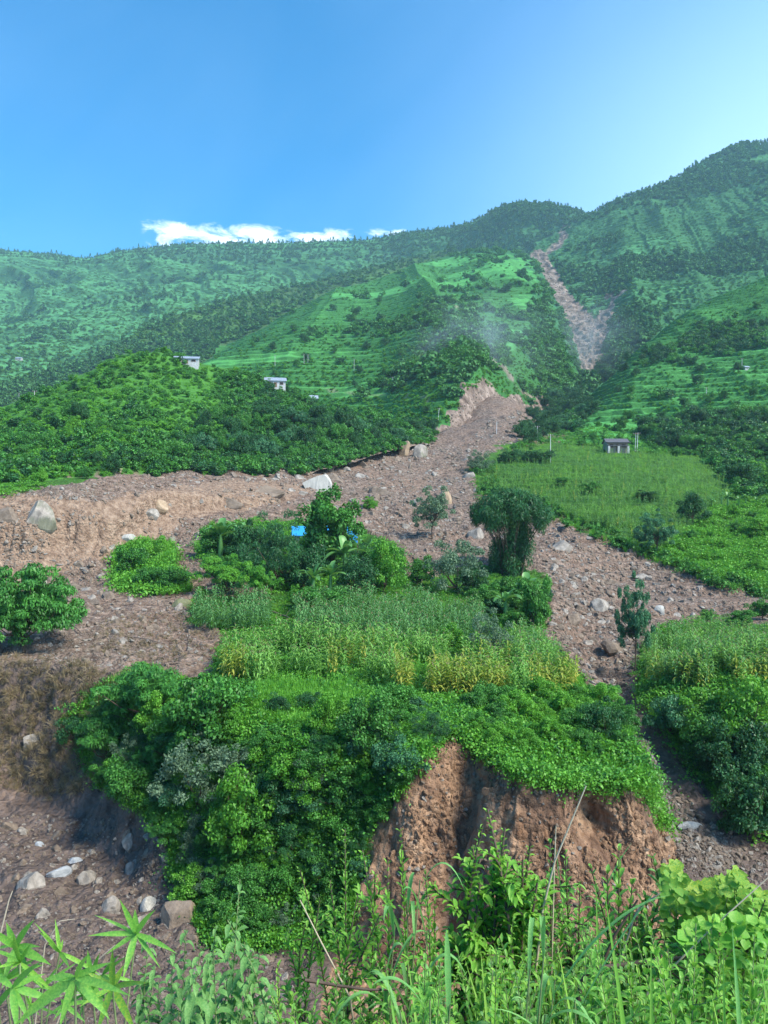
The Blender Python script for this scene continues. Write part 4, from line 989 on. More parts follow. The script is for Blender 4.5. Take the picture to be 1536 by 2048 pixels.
# tall plumes at the foot of the near hill
for i, (a, b) in enumerate(gridpts([(330, 945), (330, 900), (450, 850), (700, 850), (800, 872), (760, 895), (690, 912), (600, 934), (450, 940)], 34, 24, .4, 61)):
    h_ = hit(a, b)
    if h_:
        hh = random.uniform(38, 66) * h_[0].y / F; k = random.choice(['dark0', 'dark1', 'bush0', 'blue1', 'bush2'])
        plant(k, h_[0] - Vector((0, 0, .12 * hh)), hh, hh * random.uniform(.6, .85), 'hill_foot_tree', where('leafy tree at the foot of the bushy hill', a, b, [(330, 850), (800, 945)]), 'tree', 'trees at the foot of the near hill')
for i, (a, b) in enumerate(gridpts([(-60, 985), (-60, 880), (200, 830), (330, 880), (330, 940), (110, 965)], 50, 32, .45, 62)):
    h_ = hit(a, b)
    if h_:
        hh = random.uniform(22, 40) * h_[0].y / F; k = random.choice(['bright0', 'bush1', 'dark1', 'bush2', 'bright1'])
        plant(k, h_[0] - Vector((0, 0, .12 * hh)), hh, hh * random.uniform(.8, 1.1), 'hill_bush', where('rounded bush on the left flank of the near hill', a, b, [(-60, 830), (330, 985)]), 'bush', 'bushes on the near hill')
print('trees', round(time.time() - T0, 1), n_sky)

# ---- fields and green ground cover (stuff)
# order matters: near ground casts only hit terrain because plants were created after DG
def veg(name, poly, sp, protos, srange, seed, tilt=.12, sy=None, keep=None, want='ground', pick=None, sc3=None):
    L, Nn, Q = casts(gridpts(poly, sp, sy or sp * .8, .55, seed), want); rg = np.random.default_rng(seed)
    if len(L) == 0: return
    k = np.ones(len(L), bool) if keep is None else keep(L, Q, rg); L, Q = L[k], Q[k]
    n = len(L); idx = rg.integers(0, len(protos), n) if pick is None else pick(L, Q, rg)
    scatter(name, protos, L, rg.uniform(*srange, n), idx, seed=seed, tilt=tilt)
scar_keep = lambda L, Q, rg: ~inpoly(Q[:, 0], Q[:, 1], SCR)
CORNLLO = [join_meshes(f'corn_light{k}', list(c)) for k, c in enumerate(CORNL)]; CORNLO = [join_meshes(f'corn_whole{k}', list(c)) for k, c in enumerate(CORN)]; CORNYLO = [join_meshes(f'corn_yellow{k}', list(c)) for k, c in enumerate(CORNY)]
FIELD_KEEP = lambda L, Q, rg: (fbm(L / 9, 3, 3) > -.32)
veg('upper_corn_field', [(950, 940), (1010, 900), (1100, 885), (1250, 900), (1400, 925), (1480, 985), (1420, 1020), (1330, 1100), (1200, 1062), (1110, 1024), (965, 980)], 6.0, CORNLO + CORNLLO + [CORNYLO[0]], (1.2, 1.9), 21, sy=4.2, keep=FIELD_KEEP, pick=lambda L, Q, rg: np.where(rg.uniform(size=len(L)) < .03, 5, np.where(vnoise(np.stack([L[:, 0] / 16, L[:, 1] / 3.2, L[:, 0] * 0], 1), 5) + rg.normal(size=len(L)) * .25 > .0, rg.integers(3, 5, len(L)), rg.integers(0, 3, len(L)))))
veg('field_top_cover', [(1000, 905), (1090, 868), (1160, 850), (1300, 862), (1420, 915), (1300, 908), (1230, 900), (1100, 886)], 6, [HERB[0], TUFT[0], HERB[1], PROTO['lo_a'][1]], (1.2, 2.4), 33, want=None)
veg('hill_foot_cover', [(300, 935), (440, 915), (600, 905), (700, 885), (800, 865), (880, 860), (880, 890), (800, 900), (715, 922), (600, 948), (440, 952), (300, 962)], 7, P_('lo_a', 'lo_dark', 'lo_b'), (1.4, 2.8), 34, want='near_hill')
veg('field_edge_cover', [(1300, 1120), (1420, 1020), (1536, 985), (2100, 990), (2100, 1240), (1700, 1215), (1536, 1190), (1440, 1163)], 7, [HERB[0], TUFT[0], HERB[0], TUFTL], (1.0, 1.9), 22, sy=5)
veg('field_side_cover', [(1400, 900), (1600, 900), (2100, 930), (2100, 1000), (1480, 1000)], 12, P_('lo_a', 'lo_dark', 'lo_b'), (2, 4), 23)
veg('island_grass', ISL, 9, [TUFT[0], TUFT[1], HERB[0], TUFTL, HERB[1]], (.45, .95), 24, keep=scar_keep, sy=6.5)
veg('terrace_herbs', [(560, 1400), (700, 1385), (860, 1400), (1180, 1390), (1262, 1500), (1300, 1560), (1170, 1568), (1040, 1548), (910, 1462), (850, 1500), (760, 1560), (500, 1560), (480, 1400)], 9, [HERB[0], HERB[1], HERB[0]], (.5, 1.0), 25, sy=6)
veg('thicket_floor', THK, 10, [HERB[1], TUFT[0], HERB[0]], (1., 1.8), 26)
veg('bank_grass', RBK, 9, [TUFT[0], HERB[0], HERB[1], TUFTL], (.6, 1.3), 27, sy=7)
veg('rim_grass', [(850, 1512), (880, 1470), (912, 1456), (975, 1503), (1040, 1546), (1170, 1566), (1240, 1555), (1295, 1562), (1340, 1660), (1322, 1662), (1280, 1585), (1240, 1574), (1170, 1580), (1040, 1562), (970, 1520), (912, 1472), (880, 1488), (855, 1522)], 5, [TUFTL, TUFTL, HERB[0]], (.5, .85), 28, tilt=.5)
veg('bank_dry_roots', [(-50, 1330), (0, 1310), (200, 1330), (280, 1400), (170, 1440), (200, 1570), (100, 1600), (-50, 1560)], 15, [TUFTD], (.9, 1.8), 29, tilt=.9, sy=12)
veg('debris_sticks', [(200, 1240), (420, 1210), (560, 1260), (430, 1310), (300, 1330), (180, 1300)], 12, [TUFTD], (.5, 1.0), 30, tilt=1.2, sy=8)
veg('knoll_grass', [(228, 1180), (232, 1110), (270, 1085), (345, 1090), (355, 1150), (382, 1185), (300, 1195)], 6, [TUFT[0], HERB[0], TUFT[1]], (1.2, 2.2), 32)
veg('bright_grass', [(480, 1385), (560, 1372), (700, 1378), (720, 1415), (640, 1470), (540, 1460), (490, 1420)], 5, [TUFT[0], TUFT[1]], (.6, 1.1), 35)
veg('field_fringe', [(935, 945), (985, 925), (1000, 985), (1120, 1022), (1220, 1065), (1345, 1120), (1445, 1160), (1560, 1190), (1560, 1206), (1440, 1178), (1330, 1136), (1200, 1084), (1105, 1042), (955, 1000)], 8, [TUFT[0], HERB[1], PROTO['lo_a'][1], CORNLO[0], TUFTD], (.8, 2.1), 36, want='ground')
veg('left_field', [(-480, 1000), (-480, 975), (0, 975), (95, 962), (95, 975), (0, 998)], 8, [HERB[0], TUFTL], (.8, 1.4), 31)
print('cover', round(time.time() - T0, 1))
# ---- corn blocks near: nearest 300 stalks as things, the rest one object per field
blocks = [  # name, polygon of the stalk feet, pale?
 ('dark_corn', [(385, 1222), (440, 1205), (535, 1205), (545, 1262), (480, 1268), (390, 1258)], 0),
 ('middle_corn', [(585, 1225), (700, 1205), (860, 1205), (880, 1240), (960, 1225), (975, 1285), (870, 1300), (740, 1290), (600, 1285)], 0),
 ('front_corn', [(440, 1310), (560, 1285), (760, 1300), (980, 1320), (1160, 1362), (1140, 1398), (980, 1400), (870, 1400), (700, 1362), (560, 1352), (520, 1372), (445, 1378)], 1),
 ('side_corn', [(1005, 1290), (1080, 1285), (1130, 1345), (1050, 1350)], 0),
 ('right_corn', [(1290, 1295), (1420, 1262), (1560, 1280), (1750, 1300), (1750, 1388), (1400, 1392), (1285, 1372)], 2)]
allc = []
for bi, (nm, poly, pale) in enumerate(blocks):
    L, Nn, Q = casts(gridpts(poly, 9.5, 4.2, .5, 300 + bi), 'ground')
    for l, q in zip(L, Q):
        yl = 0
        if pale: yl = 1 if random.random() < (float(sstep(-.25, .35, vnoise(np.array([[q[0] / 75, q[1] / 40, 0]]), 8)[0] + .5 * sstep(820, 960, q[0]) + .4 * sstep(560, 480, q[0]) - .15)) * sstep(1300, 1375, q[1]) if pale == 1 else .55 * sstep(1330, 1390, q[1])) else 0
        allc.append((l[1], bi, yl, l, q))
allc.sort(key=lambda t: t[0])
lab_c = ['tall green corn plant with a tassel in the terrace fields', 'yellowing corn plant with dry lower leaves along the front field edge']
nvis = 0; rest = {}
def pale_skip(q, bi): return vnoise(np.array([[q[0] / 38, q[1] / 16, bi * 3.]]), 4)[0] < -.38 or (bi == 2 and min(abs(q[1] - 1318 - (q[0] - 600) * .07), abs(q[1] - 1345 - (q[0] - 700) * .10)) < 6)
for Y, bi, yl, l, q in allc:
    if pale_skip(q, bi): continue
    light = bi == 2 or (bi in (3, 4) and random.random() < .55)
    if nvis < 300 and -20 < q[0] < 1560:
        st, lf, ta = random.choice(CORNY if yl else (CORNL if light else CORN))
        e = bpy.data.objects.new('corn_plant', None); COL.objects.link(e); e.location = l; s = random.uniform(1.4, 2.0); e.scale = (s, s, s)
        e.rotation_euler = (random.gauss(0, .05), random.gauss(0, .05), random.uniform(0, 6.28))
        link('stalk', st, e); link('leaves', lf, e); link('tassel', ta, e)
        right = bi == 4
        tag(e, ('pale corn plant in the corn patch on the right bank' if yl else 'green corn plant in the corn patch on the right bank') if right else lab_c[yl], 'corn plant',
            ('pale' if yl else 'green') + (' corn plants on the right bank' if right else ' corn plants on the island terrace')); nvis += 1
    else: rest.setdefault(bi, []).append((l, 2 if yl else int(light)))
for bi, lst in rest.items():
    n = len(lst); rg = np.random.default_rng(bi)
    scatter(blocks[bi][0] + '_field', CORNLO + CORNLLO + CORNYLO, [a for a, b in lst], rg.uniform(1.4, 2.1, n), [(rg.integers(0, 3), 3 + rg.integers(0, 2), 5 + rg.integers(0, 3))[b] for a, b in lst], seed=bi, tilt=.05)
print('corn', len(allc), nvis, round(time.time() - T0, 1))
# ------------------------------------------------------------------ named trees and shrubs of the middle ground
TR = [  # kind, foot px, foot py, height px, width px, name, label, category
 ('tall0', 662, 1150, 156, 104, 'tree', 'tall slender green tree rising in front of the blue roof', 'tree'),
 ('fine0', 560, 1178, 140, 150, 'tree', 'broad dark feathery tree left of the blue roof', 'tree'),
 ('dark0', 505, 1130, 90, 80, 'tree', 'dark green tree right of the pale banana leaves', 'tree'),
 ('bush0', 425, 1118, 72, 80, 'bush', 'glossy dark green bush at the left end of the thicket', 'bush'),
 ('layer0', 452, 1192, 82, 110, 'tree', 'bright layered green tree left front of the thicket', 'tree'),
 ('layer0', 520, 1205, 80, 76, 'tree', 'bright layered tree just right of its twin in front of the thicket', 'tree'),
 ('bright0', 768, 1185, 98, 84, 'tree', 'yellow-green leafy tree at the right end of the thicket', 'tree'),
 ('bush1', 745, 1150, 62, 78, 'bush', 'green bush behind the yellow-green thicket tree', 'bush'),
 ('dark1', 610, 1185, 95, 90, 'bush', 'very dark shaded bush in the middle of the thicket', 'bush'),
 ('bush2', 640, 1225, 58, 110, 'bush', 'low green bush behind the middle corn patch', 'bush'),
 ('dark1', 715, 1195, 80, 90, 'bush', 'dark bush right of the dry banana leaves', 'bush'),
 ('bright1', 405, 1195, 22, 30, 'bush', 'tiny bright shrub on the debris left of the dark corn', 'bush'),
 ('bright1', 590, 1215, 44, 36, 'bush', 'small fresh green shrub between the two corn patches', 'bush'),
 ('thin0', 865, 1078, 95, 84, 'tree', 'pale spindly grey-green tree alone on the debris fan', 'tree'),
 ('bush1', 842, 1170, 60, 64, 'tree', 'small green tree with bare stem right of the thicket', 'tree'),
 ('silver0', 912, 1190, 112, 116, 'tree', 'dark grey-green round tree left of the bamboo clump', 'tree'),
 ('dark0', 950, 1195, 70, 70, 'bush', 'dark bush at the foot of the grey-green round tree', 'bush'),
 ('bamboo', 1022, 1150, 178, 172, 'bamboo_clump', 'mushroom-shaped dark bamboo clump on the edge of the fan', 'bamboo'),
 ('bush0', 1068, 1256, 112, 74, 'tree', 'dense green tree at the right edge of the island', 'tree'),
 ('bush2', 1020, 1225, 80, 84, 'bush', 'leafy bush below the bamboo clump', 'bush'),
 ('bush1', 965, 1225, 58, 70, 'bush', 'green bush between grey-green tree and corn', 'bush'),
 ('bright0', 905, 1302, 50, 62, 'bush', 'bright green bush among the corn rows', 'bush'),
 ('silver1', 975, 1318, 92, 92, 'tree', 'dull grey-green tree standing among the corn rows', 'tree'),
 ('bright0', 1035, 1440, 52, 96, 'bush', 'bright yellow-green bush under the pale corn', 'bush'),
 ('bright1', 1105, 1480, 44, 92, 'bush', 'leafy bright bush on the middle island terrace', 'bush'),
 ('dark0', 1208, 1478, 80, 84, 'bush', 'dark green bush overhanging the right gully edge', 'bush'),
 ('bush2', 1160, 1462, 52, 80, 'bush', 'green bush left of the dark bush by the gully', 'bush'),
 ('umbrella0', 50, 1306, 148, 156, 'tree', 'spreading umbrella-crowned tree on the left bank edge', 'tree'),
 ('bright1', 318, 1118, 44, 58, 'bush', 'small bright round bush on the grassy debris knoll', 'bush'),
 ('bush0', 262, 1150, 66, 76, 'bush', 'green bush on the grassy knoll in the debris', 'bush'),
 ('bush1', 345, 1180, 48, 76, 'bush', 'low dark bush at the right foot of the grassy knoll', 'bush'),
 ('bush0', 300, 1178, 50, 80, 'bush', 'low bush at the front foot of the grassy knoll', 'bush'),
 ('layer1', 285, 1450, 138, 170, 'tree', 'broad layered green tree at the top left of the thicket slope', 'tree'),
 ('bush0', 415, 1490, 160, 185, 'tree', 'big dark leafy tree at the top of the thicket slope', 'tree'),
 ('layer1', 215, 1530, 110, 120, 'tree', 'layered tree hanging over the bare left bank', 'tree'),
 ('silver0', 398, 1625, 150, 170, 'tree', 'silvery grey-green tree in the middle of the thicket slope', 'tree'),
 ('bright0', 478, 1700, 150, 160, 'tree', 'bright green leafy tree below the silvery tree', 'tree'),
 ('bush2', 255, 1610, 100, 120, 'bush', 'dusty green bush at the left foot of the slope', 'bush'),
 ('bright1', 590, 1560, 90, 130, 'bush', 'bright bush in the centre of the thicket slope', 'bush'),
 ('bright0', 655, 1480, 84, 90, 'bush', 'light green upright bush on the island crest', 'bush'),
 ('bush1', 728, 1505, 120, 140, 'tree', 'rounded dark green tree on the island crest', 'tree'),
 ('blue1', 790, 1560, 100, 96, 'tree', 'blue-green tree at the left shoulder of the scar', 'tree'),
 ('dark1', 555, 1430, 40, 60, 'bush', 'dark bush under the front edge of the corn', 'bush'),
 ('dark0', 620, 1420, 36, 60, 'bush', 'dark rounded bush right below the front corn row', 'bush'),
 ('blue0', 1345, 1478, 108, 106, 'tree', 'blue-green tree on the right bank beside the gully', 'tree'),
 ('thin1', 1268, 1345, 170, 84, 'tree', 'faint thin feathery tree standing in the right gully', 'tree'),
 ('bright0', 1495, 1520, 150, 150, 'tree', 'large bright leafy tree at the right picture edge', 'tree'),
 ('dark1', 1470, 1572, 130, 140, 'tree', 'dark leafy tree on the right bank slope', 'tree'),
 ('bush0', 1390, 1500, 70, 100, 'bush', 'green bush under the right corn patch', 'bush'),
 ('dark0', 1510, 1690, 150, 150, 'tree', 'shadowy dark tree low on the right bank', 'tree'),
 ('dark1', 1500, 1640, 90, 110, 'bush', 'dark bush hanging over the gully bed', 'bush'),
 ('thin1', 1310, 1115, 82, 92, 'tree', 'airy small tree on the lower edge of the upper field', 'tree'),
 ('dark1', 1385, 1045, 58, 66, 'tree', 'round dark tree in the upper cornfield', 'tree'),
 ('bush1', 1240, 862, 30, 38, 'tree', 'bright round tree behind the stone house', 'tree'),
 ('silver1', 960, 945, 42, 56, 'bush', 'greyish bush at the tip of the upper cornfield', 'bush'),
 ('bright1', 740, 1020, 26, 36, 'bush', 'little bush surviving among the rubble right of the tall tree', 'bush'),
 ('bush2', 1415, 1245, 30, 26, 'bush', 'small dark shrub on the terrace above the right corn', 'bush'),
 ('bush1', 1480, 1250, 32, 70, 'bush', 'low shrub on the terrace at the right edge', 'bush'),
 ('bush0', 1525, 1240, 44, 60, 'bush', 'rounded shrub at the far right above the corn', 'bush'),
 ('bush1', 1180, 985, 22, 44, 'bush', 'low dark shrub on a terrace edge in the middle of the upper cornfield', 'bush'),
 ('dark0', 1290, 1000, 20, 50, 'bush', 'dark shrub right of centre in the upper cornfield', 'bush'),
 ('bush2', 1125, 970, 18, 36, 'bush', 'small shrub left of centre in the upper cornfield', 'bush'),
 ('dark0', 1478, 975, 56, 90, 'tree', 'dark tree left of the banana row', 'tree'),
 ('bright1', 1520, 970, 46, 80, 'tree', 'bright spreading tree above the banana row', 'tree'),
 ('bright0', 1525, 1075, 40, 90, 'bush', 'bright bush below the banana row', 'bush'),
 ('dark1', 1020, 925, 26, 50, 'bush', 'dark shrub at the left of the row in the upper field', 'bush'),
 ('dark0', 1058, 925, 28, 46, 'bush', 'dark shrub in the middle of the row in the upper field', 'bush'),
 ('dark1', 1090, 925, 24, 40, 'bush', 'dark shrub at the right of the row in the upper field', 'bush'),
 ('dark0', 830, 868, 34, 44, 'tree', 'dark tree above the tan boulders at the fan head', 'tree'),
 ('dark1', 858, 868, 30, 40, 'tree', 'dark tree right above the streaked boulder', 'tree'),
 ('blue0', 795, 890, 44, 40, 'tree', 'dark blue-green tree left of the tan boulders', 'tree'),
]
for k, px, py, hp, wp, nm, lab, cat in TR: at_plant(k, px, py, hp, wp, nm, lab, cat, sink=.08)
# thickets of individual shrubs filling the slopes
FILL = [
 ([(190, 1560), (150, 1470), (300, 1420), (470, 1440), (520, 1480), (640, 1500), (730, 1430), (860, 1420), (870, 1490), (800, 1590), (745, 1660), (720, 1850), (420, 1880), (340, 1760), (330, 1660)], 46, 38, (48, 84), ['bush0', 'bush1', 'bright0', 'dark0', 'blue0', 'silver1', 'bright1', 'bush2', 'layer1', 'fine0'], 'shrub', 'shrub in the thicket on the island flank', 'shrubs of the island flank'),
 ([(900, 1405), (1160, 1395), (1190, 1350), (1250, 1450), (1262, 1500), (1180, 1520), (1000, 1500), (930, 1450)], 42, 24, (30, 56), ['bright0', 'bush1', 'bright1', 'bush2'], 'shrub', 'low shrub on the small terraces above the scar', 'shrubs above the scar'),
 ([(1330, 1410), (1560, 1400), (1640, 1690), (1540, 1670), (1440, 1570), (1370, 1480)], 56, 46, (64, 110), ['bush0', 'dark0', 'bush2', 'dark1', 'blue1', 'bright0'], 'shrub', 'shrub in the dark thicket on the right bank', 'shrubs of the right bank'),
 ([(400, 1130), (450, 1080), (700, 1090), (790, 1120), (800, 1180), (560, 1195), (430, 1180)], 46, 30, (38, 64), ['dark1', 'fine0', 'bush0', 'dark0'], 'shrub', 'shrub inside the thicket around the blue roof', 'shrubs around the blue roof'),
 ([(940, 1170), (1095, 1170), (1100, 1250), (1060, 1270), (960, 1240)], 38, 26, (38, 56), ['bush0', 'bush2', 'dark1', 'blue0'], 'shrub', 'shrub below the bamboo clump', 'shrubs below the bamboo'),
 ([(1180, 1110), (1300, 1110), (1420, 1140), (1560, 1180), (1560, 1000), (1440, 1020), (1340, 1100)], 62, 36, (14, 30), ['bright0', 'bush1', 'bright1'], 'shrub', 'low shrub beside the upper right field', 'shrubs beside the upper field'),
]
for i, (poly, sx, sy, hp, kinds, nm, lab, grp) in enumerate(FILL):
    for a, b in gridpts(poly, sx, sy, .42, 400 + i):
        h_ = hit(a, b)
        if not h_ or h_[2] != 'ground': continue
        if i == 0 and inpoly(np.array([a]), np.array([b]), SCR)[0]: continue
        hh = random.uniform(*hp) * h_[0].y / F; k = random.choice(kinds)
        plant(k, h_[0] - Vector((0, 0, .15 * hh)), hh, hh * random.uniform(.85, 1.15) / wfac(k) * 1.25, nm, where({'bush': 'green ', 'bright': 'bright ', 'dark': 'dark ', 'blue': 'blue-green ', 'silver': 'grey-green ', 'layer': 'layered ', 'fine': 'feathery dark '}[k[:-1]] + lab, a, b, poly), 'shrub', grp)
# banana plants
def banana(px, py, hpx, label, group=None, k=None):
    h_ = hit(px, py)
    if not h_: return
    st, lf = BAN[random.randrange(3) if k is None else k]; s = hpx * h_[0].y / F
    e = bpy.data.objects.new('banana_plant', None); COL.objects.link(e); e.location = h_[0]; e.scale = (s, s, s); e.rotation_euler = (0, 0, random.uniform(0, 6.28))
    link('stem', st, e); link('leaves', lf, e); tag(e, label, 'banana plant', group)
for a, b, h, lab in ((440, 1110, 76, 'banana plant with long pale leaves at the left end of the thicket'), (478, 1096, 66, 'banana plant behind the dark green bush, left of the blue roof'),
                     (690, 1150, 80, 'banana plant right below the blue tarpaulin'), (735, 1120, 60, 'banana plant at the back right of the thicket'), (625, 1190, 66, 'banana plant low in the centre of the thicket'),
                     (660, 1180, 62, 'banana plant with drooping leaves below the tall tree'), (1010, 1235, 66, 'banana plant below the bamboo clump'), (1052, 1215, 72, 'banana plant in front of the dense tree at the island edge'), (1000, 1200, 50, 'small banana plant close under the bamboo clump')):
    banana(a, b + 14, h * 1.45, lab)
for a in range(1425, 1560, 17): banana(a + random.uniform(-4, 4), 1012 + random.uniform(-5, 5), random.uniform(26, 38), 'dark banana plant in the row beside the upper field', 'banana plants in the row at right')
print('shrubs', round(time.time() - T0, 1))

# ------------------------------------------------------------------ boulders
def rock_at(px, py, wpx, hpx, mesh, label, group=None, rz=None, tilt=.15, name='boulder', sink=.38):
    h_ = hit(px, py)
    if not h_: return
    Y = h_[0].y; w_, hh = wpx * Y / F / 2 / .88, hpx * Y / F
    d = mesh.vertices; zs = mesh.get('zr')
    if zs is None:
        c = np.zeros(len(d) * 3, np.float32); d.foreach_get('co', c); c = c.reshape(-1, 3); mesh['zr'] = float(c[:, 2].max() - c[:, 2].min()); zs = mesh['zr']
    o = link(name, mesh); o.location = h_[0] - Vector((0, 0, sink * hh)); o.scale = (w_, w_ * .9, hh * (1 + sink) / zs * 1.05)
    o.rotation_euler = (random.gauss(0, tilt), random.gauss(0, tilt), random.uniform(0, 6.28) if rz is None else rz)
    tag(o, label, 'boulder', group); return o
BIG = [
 (78, 1032, 66, 54, make_rock('boulder_streaked', 301, M_rockS, 4, (1, .8, .85), 16, .05, .6), 'big weathered grey boulder perched on the left channel bank', 0.3),
 (628, 974, 66, 40, make_rock('boulder_white', 302, M_rockP, 4, (1, .7, .7), 9, .04, .30), 'large pale angular boulder in the middle of the upper fan', 0.5),
 (840, 912, 44, 36, make_rock('boulder_column', 303, M_rockS, 4, (.9, .8, 1), 14, .05, .6), 'tall streaked grey boulder at the head of the fan', 0.1),
 (808, 896, 26, 26, make_rock('boulder_tan', 304, M_rockT, 4, (.9, .8, 1), 10, .05, .5), 'small tan block behind the streaked boulder at the fan head', 0.1),
 (893, 1006, 36, 46, make_rock('boulder_orange', 305, M_rockT, 4, (.8, .8, 1), 12, .05, .6), 'upright orange-brown boulder behind the spindly pale tree', 0.1),
 (665, 960, 40, 22, None, 'dark brown boulder just right of the pale angular one', .1),
 (530, 985, 70, 26, None, 'broad brown boulder mound in the upper fan', .1),
 (762, 985, 46, 22, None, 'dark boulder above the tall tree in the rubble', .1),
 (955, 1075, 34, 34, None, 'pale upright boulder left of the bamboo clump', .1),
 (1122, 1096, 50, 24, None, 'reddish brown boulder right of the bamboo clump', .1),
 (318, 1010, 34, 24, make_rock('boulder_ochre', 306, M_rockT, 4, (1, .8, .8), 10, .05, .6), 'ochre boulder on the bank of the left channel', .1),
 (366, 1212, 40, 28, make_rock('boulder_moss', 307, M_rockM, 4, (1, .8, .75), 10, .04, .7), 'mossy green boulder beside the dark corn', .1),
 (380, 1232, 34, 20, None, 'grey boulder below the mossy boulder', .1),
 (218, 1196, 30, 22, None, 'pale boulder in front of the grassy knoll', .1),
 (150, 1180, 34, 24, None, 'grey boulder in the rubble of the left channel', .1),
 (1228, 1168, 34, 18, None, 'dark boulder in the middle of the right fan', .1),
 (1318, 1222, 26, 18, make_rock('boulder_light', 308, M_rockP, 4, (1, .8, .7), 10, .04, .6), 'small whitish boulder on the right fan', .1),
 (1278, 1155, 44, 14, None, 'flat dark slab on the right fan', .1),
 (1200, 1215, 46, 30, None, 'rounded grey boulder heap above the right gully', .1),
 (1142, 1240, 34, 30, None, 'blocky boulder at the island edge of the gully', .1),
 (1228, 1300, 62, 34, None, 'large brown boulder in the throat of the right gully', .1),
 (1206, 1345, 20, 20, None, 'small pale cracked boulder low in the right gully', .1),
 (65, 1482, 36, 22, make_rock('boulder_slab', 309, M_rockG, 4, (1.2, .6, .6), 12, .04, .55), 'lone grey boulder stuck in the bare left bank', .5),
 (22, 1655, 36, 26, None, 'dark boulder at the left edge of the lower gully', .1),
 (70, 1770, 60, 40, None, 'broad pinkish boulder in the lower left gully', .1),
 (118, 1748, 40, 24, make_rock('boulder_bluegrey', 310, rock_mat('rock_blue_grey', (.22, .25, .27), (.46, .5, .52)), 3, (1.2, .7, .7), 12, .04, .5), 'blue-grey slab in the lower left gully', .6),
 (176, 1762, 44, 34, None, 'tilted pale boulder beside the blue-grey slab', .6),
 (220, 1815, 38, 44, make_rock('boulder_round', 311, M_rockG, 4, (.9, .9, 1), 8, .05, .8), 'rounded grey boulder in the lower left gully', .3),
 (298, 1815, 34, 36, make_rock('boulder_white_block', 312, M_rockP, 4, (1, .9, .9), 6, .04, .6), 'whitish block near the foot of the thicket', .2),
 (360, 1840, 90, 64, None, 'big dark boulder under the thicket foot', .2),
 (118, 1785, 30, 24, None, 'small brown boulder below the slab pair', .1),
 (77, 1690, 18, 12, make_rock('boulder_bluish', 313, bpy.data.materials['rock_blue_grey'], 4, (1, .7, .7), 10, .04, .5), 'small bluish stone in the lower left gully', .1),
 (150, 1722, 26, 12, bpy.data.meshes['boulder_bluish'], 'flat greenish-blue stone above the blue-grey slab', .1),
 (260, 1685, 34, 28, None, 'dark boulder at the upper right of the lower gully', .1),
 (265, 1740, 34, 28, None, 'brown boulder left of the thicket foot', .1),
 (1380, 1652, 34, 14, make_rock('boulder_log_shape', 314, M_rockP, 4, (1.4, .5, .5), 8, .03, .6), 'long pale stone lying in the right gully bed', .2),
 (1310, 1610, 34, 22, None, 'grey boulder at the upper end of the right gully bed', .1),
 (15, 1035, 46, 34, None, 'pale boulder at the left picture edge on the channel bank', .1),
 (255, 1075, 26, 12, make_rock('boulder_cream', 315, M_rockP, 4, (1.2, .8, .6), 8, .03, .6), 'cream flat stone at the foot of the channel bank', .1),
 (460, 1005, 50, 22, None, 'brown boulder on the fan above the banana leaves', .1),
 (300, 1028, 40, 22, None, 'brown boulder left below the ochre one', .1),
]
for i, (a, b, w_, h_, me, lab, rz) in enumerate(BIG): rock_at(a, b, w_, h_, me or ROCKS[(i * 3) % 8], lab, rz=rz)
def bare(a, b): return not (inpoly(np.array([a]), np.array([b]), ISL)[0] or inpoly(np.array([a]), np.array([b]), THK)[0] or inpoly(np.array([a]), np.array([b]), FLD)[0] or inpoly(np.array([a]), np.array([b]), RBK)[0] or inpoly(np.array([a]), np.array([b]), SCR)[0])
RZ = [
 ([(420, 940), (940, 900), (950, 1060), (1100, 1060), (1250, 1200), (1100, 1230), (1090, 1120), (900, 1100), (800, 1060), (600, 1000), (420, 1000)], 27, 19, (8, 26), 'brown boulder strewn over the upper debris fan', 'boulders on the upper fan'),
 ([(60, 1180), (200, 1100), (400, 1040), (420, 1100), (230, 1120), (240, 1190), (400, 1200), (380, 1290), (430, 1300), (260, 1330), (130, 1300), (130, 1200)], 25, 15, (10, 28), 'angular rubble boulder in the left channel', 'boulders in the left channel'),
 ([(1100, 1130), (1260, 1120), (1420, 1190), (1450, 1230), (1280, 1260), (1260, 1400), (1200, 1400), (1100, 1260)], 22, 14, (8, 24), 'boulder in the rubble of the right fan', 'boulders on the right fan'),
 ([(0, 1650), (340, 1640), (360, 1800), (440, 1860), (600, 1960), (600, 2010), (0, 2010)], 36, 24, (10, 34), 'dark stone in the lower left gully', 'stones in the lower left gully'),
 ([(1250, 1480), (1290, 1500), (1350, 1590), (1450, 1700), (1400, 1740), (1340, 1700), (1290, 1600)], 15, 12, (10, 24), 'grey boulder of the heap in the right gully bed', 'boulders in the right gully bed')]
cand = []
for i, (poly, sx, sy, wr, lab, grp) in enumerate(RZ):
    for a, b in gridpts(poly, sx, sy, .5, 500 + i):
        if not bare(a, b) or random.random() < .12: continue
        wq = wr[0] + (wr[1] - wr[0]) * random.random() ** 2.2
        cand.append((wq, a, b, where(lab, a, b, poly), grp))
cand.sort(reverse=True); nb = 295 - len(BIG); rng_ = np.random.default_rng(4)
for wq, a, b, lab, grp in cand[:nb]: rock_at(a, b, wq, wq * random.uniform(.4, .8), random.choice(ROCKS), lab, grp, tilt=.4, sink=.5)
lo = [(hit(a, b), wq) for wq, a, b, _, _ in cand[nb:]]; lo = [(h[0], wq * h[0].y / F / 1.9) for h, wq in lo if h]
scatter('small_boulders', ROCKS, [tuple(h) for h, s_ in lo], [s_ for h, s_ in lo], rng_.integers(0, 8, len(lo)), seed=3, tilt=.4)
print('boulders', len(cand))
